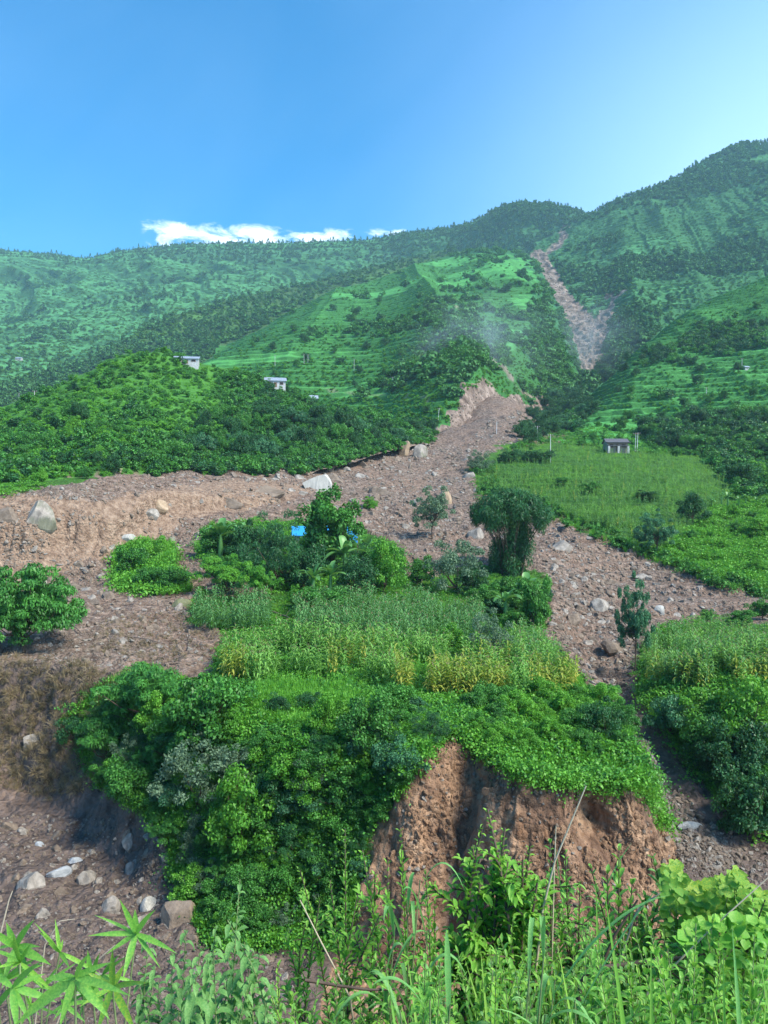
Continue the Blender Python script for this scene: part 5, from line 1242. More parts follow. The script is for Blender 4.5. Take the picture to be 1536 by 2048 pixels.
def rubble(name, poly, sp, sr, seed, keepf=None, sy=None, want='ground', tr=(.5, 1.6)):
    pts = gridpts(poly, sp, sy or sp * .7, .6, seed)
    m = ~(inpoly(pts[:, 0], pts[:, 1], ISL) | inpoly(pts[:, 0], pts[:, 1], THK) | inpoly(pts[:, 0], pts[:, 1], FLD) | inpoly(pts[:, 0], pts[:, 1], RBK) | inpoly(pts[:, 0], pts[:, 1], SCR))
    L, Nn, Q = casts(pts[m] if want == 'ground' else pts, want); rg = np.random.default_rng(seed)
    s = sr * L[:, 1] / F * .5 * np.exp(rg.normal(size=len(L)) * .55).clip(*tr)
    k = (fbm(L / 7, 4, seed, .6) + rg.normal(size=len(L)) * .1 > np.where(inpoly(Q[:, 0], Q[:, 1], TAN), .22, -.22)) if want == 'ground' and name != 'gully_bed_stones' else np.ones(len(L), bool)
    scatter(name, PEB, L[k] - np.array([0, 0, .25]) * s[k][:, None], s[k], rg.integers(0, len(PEB), k.sum()), seed=seed, tilt=.6)
ALLD = [(-60, 990), (400, 935), (940, 880), (960, 850), (1080, 800), (1100, 850), (960, 930), (960, 1000), (1110, 1040), (1200, 1080), (1340, 1130), (1540, 1200), (1540, 1260), (1270, 1270), (1260, 1400), (1330, 1560), (1440, 1670), (1560, 1740), (1560, 1800), (1400, 1800), (1300, 1600), (1160, 1370), (1060, 1260), (900, 1180), (380, 1200), (430, 1330), (250, 1350), (-60, 1330)]
rubble('rubble', ALLD, 5.2, 4.0, 601, tr=(.35, 2.6))
rubble('cobbles', ALLD, 15, 8.5, 607, tr=(.5, 2.2))
rubble('channel_cobbles', [(1130, 1140), (1210, 1150), (1270, 1300), (1260, 1420), (1300, 1500), (1400, 1620), (1560, 1720), (1560, 1790), (1440, 1760), (1330, 1660), (1270, 1500), (1170, 1370), (1110, 1260)], 11, 10, 608, tr=(.4, 2.2))
rubble('gully_stones', [(-60, 1630), (320, 1630), (360, 1770), (440, 1870), (620, 1960), (620, 2048), (-60, 2048)], 8, 6, 602)
rubble('gully_bed_stones', [(1290, 1570), (1340, 1590), (1480, 1730), (1430, 1760), (1340, 1710)], 6, 8, 603)
rubble('slide_rocks', [(1070, 510), (1120, 570), (1200, 640), (1240, 600), (1215, 740), (1130, 750), (1100, 640)], 5, 3.2, 604, want='right_mountain')
rubble('scarp_rocks', [(880, 880), (900, 830), (960, 780), (1080, 800), (1050, 860), (960, 880)], 6, 4, 605, want='terraced_hill')
M_clod = rock_mat('earth_clod', (.17, .098, .056), (.44, .29, .18), 1.4)
CLOD = [make_rock(f'clod_{k}', 260 + k, M_clod, 2, (1, .6, 1.2), 8, .1) for k in range(5)]
def clods():
    L, Nn, Q = casts(gridpts(SCR[:13] + [(1300, 1900), (700, 1950), (740, 1760)], 6, 5, .6, 616), 'ground'); rg = np.random.default_rng(16)
    m = inpoly(Q[:, 0], Q[:, 1], SCR) & (fbm(L / 1.4, 3, 9) > .0); L = L[m]; s = .06 * np.exp(rg.normal(size=len(L)) * .6).clip(.35, 3.2)
    scatter('earth_clods', CLOD, L + np.array([0, .5, 0]) * s[:, None], s, rg.integers(0, 5, len(L)), seed=16, tilt=.5)
clods()
def scar_stones():
    L, Nn, Q = casts(gridpts(SCR[:13] + [(1300, 1900), (700, 1950), (740, 1760)], 9, 8, .6, 606), 'ground'); rg = np.random.default_rng(6)
    m = inpoly(Q[:, 0], Q[:, 1], SCR); L = L[m]; s = .045 * np.exp(rg.normal(size=len(L)) * .7).clip(.3, 3.5); kp = rg.uniform(size=len(L)) < .3; L, s = L[kp], s[kp]
    scatter('scar_stones', PEB, L, s, rg.integers(0, 6, len(L)), seed=6, tilt=.7)
scar_stones()
# fallen sticks and logs on the debris
M_wood = plain_mat('dead_wood', (.20, .155, .12), .85, .3, 12)
for i, (a, b, a2, b2, r_, lab) in enumerate(((600, 1262, 660, 1288, .07, 'grey log lying on debris left of the front corn'), (545, 1225, 600, 1250, .06, 'thin fallen trunk beside the dark corn'), (330, 1330, 385, 1332, .05, 'pale stick on the debris lip above the bank'), (355, 1160, 480, 1172, .04, 'thin pole across the rubble behind the layered tree'),
        (870, 1017, 893, 1022, .10, 'dark stick on the upper fan'), (250, 1275, 330, 1290, .05, 'long bleached branch in the left rubble'), (1262, 1160, 1345, 1168, .06, 'fallen branch along the right terrace step'), (140, 1250, 165, 1270, .06, 'bleached stump branch beside the umbrella tree'), (700, 1300, 760, 1316, .05, 'bamboo pole lying between the corn patches'))):
    h1, h2 = hit(a, b), hit(a2, b2)
    if not (h1 and h2): continue
    p1, p2 = np.array(h1[0]), np.array(h2[0]); mb = MB(); md = (p1 + p2) / 2 + [0, 0, .12]; tube(mb, [p1 - p1, (md - p1), p2 - p1], [r_, r_ * .8, r_ * .45], 6); tube(mb, [(md - p1), (md - p1) + [.3, .1, .5]], [r_ * .4, .01], 5)
    tag(link('fallen_branch', mb.mesh('fallen_branch', M_wood), None, Vector(p1) + Vector((0, 0, .08))), lab, 'branch')

# ------------------------------------------------------------------ houses, tarpaulin, poles
def box(mb, x0, x1, y0, y1, z0, z1):
    v = [(x, y, z) for x in (x0, x1) for y in (y0, y1) for z in (z0, z1)]
    mb.add(v, np.array([(0, 1, 3, 2), (4, 6, 7, 5), (0, 4, 5, 1), (2, 3, 7, 6), (0, 2, 6, 4), (1, 5, 7, 3)])); return mb
M_white = plain_mat('white_plaster', (.42, .44, .44), .8, .3, 2); M_tin = plain_mat('tin_roof', (.34, .40, .46), .5, .3, 3, .5, .3); M_dark = plain_mat('dark_opening', (.02, .022, .028), .6, .1)
M_stone = plain_mat('stone_wall', (.30, .26, .22), .9, .3, 4); M_slate = plain_mat('slate_roof', (.10, .105, .12), .8, .25, 5); M_blue = plain_mat('blue_sheet', (.03, .30, .66), .45, .18, 3); M_wd = plain_mat('house_wood', (.20, .13, .09), .8, .25, 6)
def piece(name, mat, parent, boxes=None, quadv=None):
    mb = MB()
    for b in boxes or []: box(mb, *b)
    for q in quadv or []: mb.add(q[0], np.array(q[1]))
    return link(name, mb.mesh(name, mat, False), parent)
def gable(w, d, h, rise, ov=.4, th=.12):
    """two sloping slabs; ridge along x"""
    out = []
    for s in (-1, 1):
        y0, y1 = s * (d / 2 + ov), 0; z0, z1 = h - rise * ov / (d / 2), h + rise
        v = [(-w / 2 - ov, y0, z0), (w / 2 + ov, y0, z0), (w / 2 + ov, y1, z1), (-w / 2 - ov, y1, z1)]; v += [(a, b, c + th) for a, b, c in v]
        out.append((v, [(0, 1, 2, 3), (4, 7, 6, 5), (0, 4, 5, 1), (1, 5, 6, 2), (2, 6, 7, 3), (3, 7, 4, 0)]))
    return out
def house(px, py, wpx, hpx, rz, label, style, depth=.55, lift=0):
    h_ = hit(px, py)
    if not h_: print('house missed', label); return
    Y = h_[0].y; w_ = wpx * Y / F; H = hpx * Y / F; d = w_ * depth; hw = H * (.66 if style != 'tin' else .62)
    e = bpy.data.objects.new('house', None); COL.objects.link(e); e.location = h_[0] + Vector((0, 0, lift)); e.rotation_euler = (0, 0, rz); tag(e, label, 'house')
    wall_m, roof_m = {'tin': (M_white, M_tin), 'stone': (M_stone, M_slate), 'blue': (M_stone, M_blue)}[style]
    g_ = [([(-w_ / 2, -d / 2, hw), (-w_ / 2, d / 2, hw), (-w_ / 2, 0, hw + H * .30), (-w_ / 2 + .05, 0, hw + H * .30)], [(0, 1, 2, 3)]), ([(w_ / 2, -d / 2, hw), (w_ / 2, d / 2, hw), (w_ / 2, 0, hw + H * .30), (w_ / 2 - .05, 0, hw + H * .30)], [(0, 1, 2, 3)])]
    piece('wall', wall_m, e, [(-w_ / 2, w_ / 2, -d / 2, d / 2, -2.5, hw)], g_)
    piece('roof', roof_m, e, None, gable(w_, d, hw, H * .30))
    k = w_ / 6
    dr = piece('door', M_wd, e, [(-.45 * k, .45 * k, -d / 2 - .06, -d / 2 + .02, 0, hw * .72)]); piece('handle', M_dark, dr, [(.25 * k, .33 * k, -d / 2 - .1, -d / 2 - .06, hw * .34, hw * .38)])
    for x in (-1.8 * k, 1.8 * k): 
        f = piece('window', M_wd, e, [(x - .55 * k, x + .55 * k, -d / 2 - .07, -d / 2 + .02, hw * .36, hw * .76)]); piece('pane', M_dark, f, [(x - .43 * k, x + .43 * k, -d / 2 - .09, -d / 2 - .06, hw * .42, hw * .70)])
    if style == 'stone':
        piece('balcony', M_slate, e, [(-w_ / 2, w_ / 2, -d / 2 - 1.0 * k, -d / 2 - .1, hw * .50, hw * .57)])
        for x in (-w_ / 2 + .25 * k, 0, w_ / 2 - .25 * k): piece('pillar', M_white, e, [(x - .28 * k, x + .28 * k, -d / 2 - 1.0 * k, -d / 2 - .5 * k, -1, hw * .5)])
        piece('veranda_roof', M_slate, e, [(-w_ / 2 - .5, w_ / 2 + .5, -d / 2 - 1.3 * k, -d / 2 - .05, hw * .92, hw * .98)])
    return e
house(374, 729, 46, 17, R(8), 'long white house with tin roof on top of the bushy hill', 'tin', .5)
house(550, 776, 40, 22, R(12), 'white house with sloping tin roof on the hill shoulder', 'tin', .6)
house(627, 806, 14, 16, R(10), 'tiny pale hut beside the right end of the hill crest', 'tin', .8)
house(1231, 902, 42, 25, R(2), 'dark-roofed stone house with white pillars above the cornfield', 'stone', .6)
house(640, 1098, 100, 46, R(8), 'stone house under bright blue roof hidden in the thicket', 'blue', .55)
house(1492, 738, 9, 6, R(15), 'tiny white hut high on the right-hand terraces', 'tin', .7)
house(38, 722, 12, 8, R(0), 'tiny pale house far off on the left mountain slope', 'tin', .7)
house(1122, 590, 8, 6, R(0), 'speck of a hut beside the upper landslide', 'tin', .7) if False else None
# blue tarpaulin on a frame
h_ = hit(700, 1108)
e = bpy.data.objects.new('tarpaulin_shelter', None); COL.objects.link(e); e.location = h_[0]; tag(e, 'light blue tarpaulin on poles right of the tall tree', 'shelter')
u = h_[0].y / F; gx, gy = np.meshgrid(np.linspace(-16, 16, 12) * u, np.linspace(-1.2, 1.2, 8)); gz2 = 46 * u + .12 * np.sin(gx * 3) - .3 * gx + .1 * np.cos(gy * 4)
ii = np.arange(96).reshape(8, 12); ff = np.stack([ii[:-1, :-1], ii[:-1, 1:], ii[1:, 1:], ii[1:, :-1]], -1).reshape(-1, 4)
mbt = MB(); mbt.add(np.stack([gx, gy, gz2], -1), ff); mbt.add(np.stack([gx, gy * 0 - 1.2, gz2 - (gy + 1.2) * .5], -1), ff); link('sheet', mbt.mesh('sheet', M_blue), e)
for x in (-15, 15):
    for y in (-1.1, 1.1): mb = MB(); tube(mb, [[x * u, y, -.3], [x * u, y, 46 * u - .3 * x * u]], .05, 6); link('pole', mb.mesh('pole', M_wd), e)
M_pole = plain_mat('pole_metal', (.62, .64, .64), .6, .1, 3)
def pole(px, py, hpx, label, lean=0.0, group=None):
    h_ = hit(px, py)
    if not h_: return
    H = hpx * h_[0].y / F; e = bpy.data.objects.new('utility_pole', None); COL.objects.link(e); e.location = h_[0]; tag(e, label, 'utility pole', group)
    r_ = max(.09, .35 * h_[0].y / F); mb = MB(); tube(mb, [[0, 0, -.5], [lean * H * .5, 0, H * .5], [lean * H, 0, H]], [r_, r_ * .9, r_ * .7], 8); link('mast', mb.mesh('mast', M_pole), e)
    mb = MB(); tube(mb, [[lean * H - .7, 0, H * .95], [lean * H + .7, 0, H * .95]], [.06, .06], 6); link('crossarm', mb.mesh('crossarm', M_wd), e)
    for x in (-.6, .6): mb = MB(); tube(mb, [[lean * H + x, 0, H * .95], [lean * H + x, 0, H * .95 + .25]], [.06, .05], 6); link('insulator', mb.mesh('insulator', M_white), e)
for a, b, h, lean, lab in ((876, 840, 24, .1, 'leaning pole above the left gully scarp'), (785, 774, 20, .02, 'pole above the thin path on the centre hill'), (550, 732, 22, 0, 'pole on the lower left terraces behind the white house'),
    (608, 728, 20, 0, 'pole right of the white house on the terraces'), (616, 729, 20, 0, 'second pole of the close pair on the terraces'), (708, 742, 24, .02, 'lone pole in the middle of the lower terraces'), (1075, 886, 34, 0, 'pole at the top edge of the cornfield by the gully'),
    (1101, 926, 58, 0, 'tall pale pole standing in the upper cornfield'), (1270, 902, 36, .05, 'left one of two white poles beside the stone house'), (1274, 903, 38, .05, 'right one of two white poles beside the stone house'), (1413, 795, 20, 0, 'pole on the bright terraces of the right slope'),
    (1348, 858, 20, 0, 'pole at the foot of the right terraces'), (993, 868, 26, .03, 'thin pole in the mouth of the gully'), (38, 800, 14, 0, 'pole far off on the left slope'), (69, 796, 14, 0, 'pole far off on the left slope near the valley'), (1484, 735, 18, 0, 'pole beside the tiny white hut on the right')): pole(a, b, h, lab, lean)
print('built', round(time.time() - T0, 1))
# ------------------------------------------------------------------ foreground plants on the roadside bank
M_nettle = leaf_mat('nettle_leaf', (.09, .26, .07), (.30, .54, .17), .35, .6, near=True)
M_fresh = leaf_mat('fresh_leaf', (.12, .38, .05), (.44, .72, .11), .4, .5, near=True)
M_lance = leaf_mat('lance_leaf', (.11, .36, .06), (.36, .68, .11), .4, .45, near=True)
M_vine = leaf_mat('vine_leaf', (.08, .30, .05), (.52, .60, .06), .4, .55, near=True)
M_reed = leaf_mat('reed_blade', (.14, .40, .11), (.40, .68, .22), .4, .5, near=True)
M_stem = plain_mat('green_stem', (.16, .22, .09), .7, .25, 20); M_twig = plain_mat('dark_twig', (.10, .075, .06), .85, .3, 20); M_straw = plain_mat('straw', (.46, .40, .30), .8, .2, 20)
rf = np.random.default_rng(99)
def fbase(px, Y):
    x = (px - 768) / F * Y; return np.array([x, Y, float(bank_z(np.array([x]), np.array([Y]))[0]) - .03])
def ftop(px, py, Y): return np.array([(px - 768) / F * Y, Y, (1024 - py) / F * Y])
def curve(a, b, n=9, bow=.12, sag=0):
    t = np.linspace(0, 1, n)[:, None]; d = b - a; p = a + d * t; L = np.linalg.norm(d)
    o = rf.normal(size=3) * bow * L; p = p + o * (t * (1 - t)) * 1.6; p[:, 2] += sag * L * (t[:, 0] * (1 - t[:, 0])) * 4; return p
def along(p, s):
    d = np.concatenate([[0], np.cumsum(np.linalg.norm(np.diff(p, axis=0), axis=1))]); s = np.asarray(s) * d[-1]
    q = np.stack([np.interp(s, d, p[:, k]) for k in range(3)], 1); g = np.gradient(p, axis=0); t = unit(np.stack([np.interp(s, d, g[:, k]) for k in range(3)], 1)); return q, t, d[-1]
def leafy(lf, p, sp, L, W, s0, droop, tint, ang=.75, tip=True, nseg=4, pair=2):
    _, _, tot = along(p, [0]); n = max(2, int(tot * (1 - s0) / sp)); s = np.repeat(np.linspace(s0, .99, n), pair); q, t, _ = along(p, s)
    a = (np.arange(n) * np.pi / 2)[:, None] + np.arange(pair)[None] * (2 * np.pi / pair) + rf.normal(size=(n, pair)) * .35; a = a.ravel()
    u1 = unit(np.cross(t, [0.2, .95, .1])); u2 = np.cross(t, u1); out = u1 * np.cos(a)[:, None] + u2 * np.sin(a)[:, None]
    k = rf.uniform(ang * .7, ang * 1.3, len(a))[:, None]; d = out * np.sin(k) + t * np.cos(k) + np.array([0, 0, .15])
    sz = rf.uniform(.65, 1.15, len(a)) * np.where(s > .93, .6, 1); tt = np.clip(tint + rf.normal(size=len(a)) * .18 + .45 * (s > .88), 0, 1)
    strips(lf, q, d, L * sz, W * sz, droop * rf.uniform(.3, 1.6, len(a)), nseg, tt, .28)
def fg_shrub(label, Y, pxb, tops, L, W, sp, mat, droop=.3, s0=.35, twigs=4, r_=.009, name='roadside_shrub', cat='shrub', stem=None, tint=.35, group=None, twl=(.12, .32), ang=.75, dY=.25, pair=2):
    b = fbase(pxb, Y); e = bpy.data.objects.new(name, None); COL.objects.link(e); e.location = b; tag(e, label, cat, group); st, lf = MB(), MB()
    for (a, c) in tops:
        yy = Y + rf.uniform(-dY, dY); tp = ftop(a, c, yy) - b; p = curve(np.array([rf.normal() * .04, rf.normal() * .04, 0]), tp)
        tube(st, p, np.linspace(r_, r_ * .3, len(p)), 6); leafy(lf, p, sp, L, W, s0, droop, tint, ang, pair=pair)
        for k in range(twigs):
            s = rf.uniform(max(.25, s0 * .8), .92); q, t, tot = along(p, [s]); dd = unit(rf.normal(size=3) * [1, 1, .25] + [0, 0, .7]); l = rf.uniform(*twl) * (1.2 - s * .5)
            pt = curve(q[0], q[0] + dd * l, 5, .1); tube(st, pt, np.linspace(r_ * .45, r_ * .18, 5), 5); leafy(lf, pt, sp * .8, L * .9, W * .9, .15, droop, tint + .1, ang, pair=pair)
    link('stems', st.mesh('stems', stem or M_twig), e); link('leaves', lf.mesh('leaves', mat), e); return e
# leafy sapling in the centre
fg_shrub('leafy sapling with dark trunk in front of the scar', 4.2, 1010, [(975, 1618), (1010, 1655), (945, 1690), (1060, 1690), (1030, 1740), (1075, 1760), (990, 1700), (965, 1650), (1045, 1720), (1080, 1800), (960, 1770)], .088, .032, .026, M_fresh, .4, .42, 22, .018, 'sapling', 'tree', tint=.3)
fg_shrub('bright whorled shrub at the foot of the thicket', 4.0, 700, [(690, 1658), (725, 1700), (600, 1740), (660, 1760), (750, 1745), (640, 1800), (715, 1790), (610, 1850), (760, 1830)], .066, .022, .028, M_fresh, .25, .25, 11, .010, tint=.3, ang=.7)
fg_shrub('thin whorled shrub before the left edge of the scar', 3.9, 810, [(800, 1655), (775, 1720), (850, 1740), (870, 1800)], .066, .022, .032, M_fresh, .25, .3, 7, .008, tint=.4, ang=.6)
fg_shrub('open twiggy shrub right of the sapling', 4.3, 1190, [(1100, 1678), (1130, 1700), (1180, 1730), (1160, 1770), (1095, 1760)], .07, .028, .036, M_lance, .3, .4, 12, .012, tint=.35)
fg_shrub('slender shrub before the right side of the scar', 4.4, 1230, [(1238, 1692), (1215, 1740), (1265, 1760), (1290, 1790)], .10, .04, .05, M_lance, .2, .4, 4, .010, tint=.35)
fg_shrub('grey-green shrub left of the yellow vine', 4.5, 1320, [(1305, 1712), (1330, 1760), (1285, 1800)], .11, .05, .05, M_nettle, .2, .35, 4, .010, tint=.3)
fg_shrub('leafy shrub at the lower right picture edge', 3.6, 1500, [(1440, 1830), (1490, 1850), (1530, 1800), (1560, 1860), (1400, 1880)], .07, .030, .032, M_fresh, .3, .15, 12, .010, tint=.3)
fg_shrub('small whorled plant in the bottom left gap', 3.4, 570, [(555, 1930), (540, 1985)], .07, .022, .04, M_fresh, .4, .3, 2, .006, name='weed', cat='weed', tint=.25)
# nettle-like stand
NT = [((480, 1758), (455, 1840)), ((372, 1858), (345, 1900)), ((432, 1850), (415, 1920)), ((520, 1905), (500, 1960)), ((298, 1872), (310, 1930)), ((545, 1962), (520, 2000)), ((400, 1905), (385, 1960)), ((455, 1900), (470, 1950))]
NL = ['tallest nettle plant with drooping tip, at the middle of the stand', 'nettle plant on the left side of the stand', 'nettle plant in the middle of the stand', 'nettle plant on the right side of the stand', 'nettle plant at the left end beside the bamboo leaves', 'low nettle plant at the right end of the stand', 'nettle plant low in the middle of the stand', 'nettle plant right behind the tallest one']
for i, tp in enumerate(NT): fg_shrub(NL[i], 2.9 + (i % 3) * .3, tp[1][0] + 6, list(tp) + [(tp[1][0] + 34, tp[1][1] + 45), (tp[1][0] - 28, tp[1][1] + 60)], .075, .034, .036, M_nettle, .9, .25, 4, .006, 'nettle', 'weed', M_stem, .4, ang=1.1, twl=(.06, .16))
# broad lance leaves bottom left
def fan(label, Y, pxb, node, leaves, mat=M_lance, W=.0150, stemr=.003):
    b = fbase(pxb, Y); nd = ftop(*node, Y) - b; e = bpy.data.objects.new('bamboo_shoot', None); COL.objects.link(e); e.location = b; tag(e, label, 'bamboo')
    st, lf = MB(), MB(); p = curve(np.zeros(3), nd, 9, .06); tube(st, p, np.linspace(stemr * 1.6, stemr, 9), 6)
    for (lx, ly, w_) in leaves:
        tp = ftop(lx, ly, Y + rf.uniform(-.12, .05)) - b; d = tp - nd; L = np.linalg.norm(d)
        strips(lf, nd[None], d[None] + [[0, 0, .06 * L]], L * 1.03, W * w_, .10, 9, min(1, .55 + .3 * rf.random()), .16, up=np.array([[.1, -.8, .6]]), prof=np.sin(np.pi * np.clip(np.linspace(.05, 1, 10), 0, 1) ** .7) ** 1.05)
    link('stem', st.mesh('stem', M_stem), e); link('leaves', lf.mesh('leaves', mat), e)
fan('bamboo shoot with a fan of bright pointed leaves above the nettles', 2.3, 262, (272, 1868), [(238, 1792, 1.1), (270, 1815, 1.35), (312, 1812, 1.2), (352, 1902, 1.1), (178, 1868, 1.0), (247, 1952, 1.4), (318, 1930, .8), (188, 1826, .6), (215, 1905, .9)])
fan('bamboo shoot with spread leaves at the far left', 2.2, 60, (30, 1895), [(12, 1840, 1.3), (70, 1832, 1.4), (80, 1890, 1.0), (-30, 1850, 1.2), (100, 1925, 1.6), (60, 1950, 1.2), (5, 1970, 1.2)])
fan('bamboo shoot below the far left one with long dark leaves', 2.1, 40, (25, 1975), [(85, 1915, 1.2), (90, 1945, 1.1), (-20, 2030, 1.2), (35, 2060, 1.4), (110, 2000, 1.3), (60, 2040, 1.0), (-30, 1930, 1.1)])
fan('bamboo shoot with one huge arching leaf at the bottom left', 1.9, 100, (150, 1955), [(35, 2042, 2.0), (90, 1955, 1.2), (215, 2030, 1.5), (225, 1920, 1.0), (180, 1900, 1.0), (120, 2050, 1.3), (260, 1985, 1.2)])
fan('bamboo shoot with yellowing leaves below the leaf fan', 2.2, 230, (225, 1975), [(170, 1940, 1.1), (195, 2060, 1.3), (270, 2060, 1.4), (225, 1890, 1.2), (300, 1960, 1.0), (160, 2010, .9), (250, 1925, 1.2)], M_vine)
fan('bamboo shoot of dull leaves between shoots and nettles', 2.5, 190, (182, 1960), [(175, 1895, 1.3), (200, 1900, 1.2), (160, 2030, 1.2), (215, 2030, 1.1), (150, 1930, 1.0)])
for i in range(9):
    px = (-15, 40, 85, 120, 165, 205, 130, 60, 10)[i]; py = (1900, 1925, 1975, 1905, 1990, 1950, 2010, 2010, 1960)[i]
    lv = [(px + rf.uniform(-80, 80), py + rf.uniform(-75, 60), rf.uniform(.7, 1.3)) for _ in range(7)]
    fan(('slender shoot cut by the left picture edge', 'slender shoot just inside the left edge', 'slender shoot above the yellowing leaves at bottom left', 'slender shoot in front of the lower left rubble', 'slender shoot low in the bottom left tangle', 'slender shoot nearest the nettle stand', 'slender shoot at the bottom edge left of the yellow leaves', 'slender shoot at the bottom edge near the corner', 'slender shoot behind the left corner leaves')[i], rf.uniform(2.1, 2.9), px + 20, (px, py), lv, (M_lance, M_fresh)[i % 2], W=.012)
# reeds
def reed(label, Y, pxb, tops, bl=(.35, .7), W=.02, n=9, mat=M_reed, group=None, low=.12):
    b = fbase(pxb, Y); e = bpy.data.objects.new('tall_grass', None); COL.objects.link(e); e.location = b; tag(e, label, 'grass clump', group); st, lf = MB(), MB()
    for (a, c) in tops:
        tp = ftop(a, c, Y + rf.uniform(-.2, .2)) - b; p = curve(np.array([rf.normal() * .05, rf.normal() * .05, 0]), tp, 9, .05); tube(st, p, np.linspace(.006, .0025, 9), 6)
        s = np.linspace(low, .97, n); q, t, tot = along(p, s); an = rf.uniform(0, 6.28) + np.arange(n) * np.pi + rf.normal(size=n) * .5
        d = t * 1.0 + np.stack([np.cos(an), np.sin(an) * .6, 0 * an], 1) * rf.uniform(.2, .6, (n, 1))
        strips(lf, q, d, rf.uniform(*bl, n), W * rf.uniform(.7, 1.2, n), rf.uniform(.15, .95, n), 10, rf.uniform(.2, .9, n), .22)
    link('culms', st.mesh('culms', M_stem), e); link('blades', lf.mesh('blades', mat), e)
reed('tall reed grass with long arching blades before the scar', 3.6, 800, [(840, 1760), (815, 1800), (790, 1850), (770, 1920), (855, 1860)], (.38, .75), .024, 9)
reed('reed clump leaning right at the bottom centre', 2.6, 1000, [(1090, 1880), (1060, 1940), (1110, 1960)], (.4, .75), .020, 8)
reed('reed clump with low arching blades at the bottom middle', 2.4, 850, [(860, 2000), (900, 2010), (800, 2020)], (.3, .55), .018, 8)
reed('reed tuft arching over the bottom edge right of centre', 2.5, 1120, [(1150, 2000), (1090, 2030)], (.3, .6), .016, 8)
reed('fine reed clump behind the sapling', 4.8, 1080, [(1130, 1830), (1180, 1840), (1060, 1850), (1220, 1850)], (.4, .8), .012, 12)
# heart-leaved vine mound
def vine(label, Y, pxc, region, n, mat):
    b = fbase(pxc, Y); e = bpy.data.objects.new('vine', None); COL.objects.link(e); e.location = b; tag(e, label, 'vine'); st, lf = MB(), MB()
    for i in range(n):
        x0, x1 = region[0]; px = rf.uniform(x0, x1); topy = np.interp(px, [q[0] for q in region[1]], [q[1] for q in region[1]]); py = topy + abs(rf.normal()) * 65 + rf.uniform(0, 8); yy = Y + rf.uniform(-.5, .5)
        c = ftop(px, py, yy) - b; L = rf.uniform(.035, .075); th = np.linspace(0, 2 * np.pi, 11)[:-1]
        r_ = .42 * (1 + .35 * np.cos(th) + .12 * np.cos(3 * th) + .10 * np.cos(5 * th)); hx = np.cos(th) * r_; hy = np.sin(th) * r_ * 1.02
        nrm = unit(np.array([0, -.5, .8]) + rf.normal(size=3) * .35); ax = unit(np.cross(nrm, rf.normal(size=3))); sd = np.cross(nrm, ax)
        v = c + L * (hx[:, None] * ax + hy[:, None] * sd) + nrm * L * .18 * (np.abs(hy)[:, None] * 2)
        v = np.concatenate([v, [c]]); f = np.array([(k, (k + 1) % 10, 10) for k in range(10)])
        lf.add(v, f, float(np.clip(rf.normal() * .2 + .30 + .7 * max(0, 1 - (py - topy) / 35), 0, 1)))
        if i % 22 == 0: p = curve(np.array([rf.normal() * .1, rf.normal() * .1, 0]), c, 7, .15); tube(st, p, np.linspace(.005, .002, 7), 5)
    link('stems', st.mesh('stems', M_stem), e); link('leaves', lf.mesh('leaves', mat), e)
vine('vine mound with broad yellow-green leaves above the lower right shrubs', 4.3, 1430, ((1325, 1560), [(1325, 1728), (1350, 1722), (1390, 1770), (1440, 1752), (1475, 1738), (1510, 1775), (1560, 1800)]), 1000, M_vine)
vine('trailing broad-leaved vine at the right edge under the yellow mound', 3.8, 1480, ((1360, 1570), [(1360, 1850), (1450, 1830), (1570, 1840)]), 520, M_fresh)
# mixed weeds filling the bottom of the picture
sil = [(560, 1985), (620, 1960), (700, 1900), (780, 1870), (880, 1850), (960, 1820), (1050, 1790), (1150, 1765), (1250, 1780), (1350, 1800), (1450, 1820), (1540, 1850)]
ks = [(M_lance, .10, .03, .35), (M_fresh, .07, .03, .2), (M_nettle, .07, .03, .6), (M_lance, .12, .025, .5), (M_fresh, .09, .028, .3)]
for i in range(40):
    px = 900 + (i * 97) % 660 + rf.uniform(-20, 20); tpy = np.interp(px, *zip(*sil)) + rf.uniform(10, 130); k = ks[i % 5]; Y = rf.uniform(2.6, 4.6)
    fg_shrub(('lance-leaved weed', 'fresh small-leaved weed', 'dull grey-green weed', 'long-leaved weed', 'light leafy weed')[i % 5] + ' in the lower right tangle, ' + ('left', 'middle', 'right')[min(2, int((px - 880) / 235))] + ' third' + (' near the front' if Y < 3.4 else ' further back'), Y, px, [(px + rf.uniform(-70, 70), tpy), (px + rf.uniform(-120, 120), tpy + 40), (px + rf.uniform(-120, 120), tpy + 70), (px + rf.uniform(-90, 90), tpy + 20)], k[1] * .75, k[2] * .75, .034, k[0], k[3], .15, 7, .005, 'weed', 'weed', M_stem, .35, 'weeds in the lower right tangle', (.06, .2))
for i in range(9):
    px = 590 + i * 38 + rf.uniform(-12, 12); k = ks[(i * 2 + 1) % 5]
    fg_shrub('leafy weed along the bottom edge left of the reeds', rf.uniform(2.8, 3.8), px, [(px + rf.uniform(-20, 20), 1960 + rf.uniform(-50, 50)), (px + rf.uniform(-50, 50), 2000)], k[1] * .8, k[2] * .8, .045, k[0], k[3], .2, 3, .005, 'weed', 'weed', M_stem, .3, 'weeds along the bottom edge', (.06, .2))
M_bg = leaf_mat('bank_grass', (.12, .36, .05), (.40, .68, .12), .4, .5)
FT = [make_tuft(f'bank_tuft{s}', 80 + s, M_bg, 60, (.5, 1.05), .010, (.2, 1.2), .55, 6, .10) for s in range(2)] + [make_tuft('bank_tuft_reed', 83, M_reed, 40, (.5, 1.0), .014, (.3, 1.4), .6, 6, .1)]
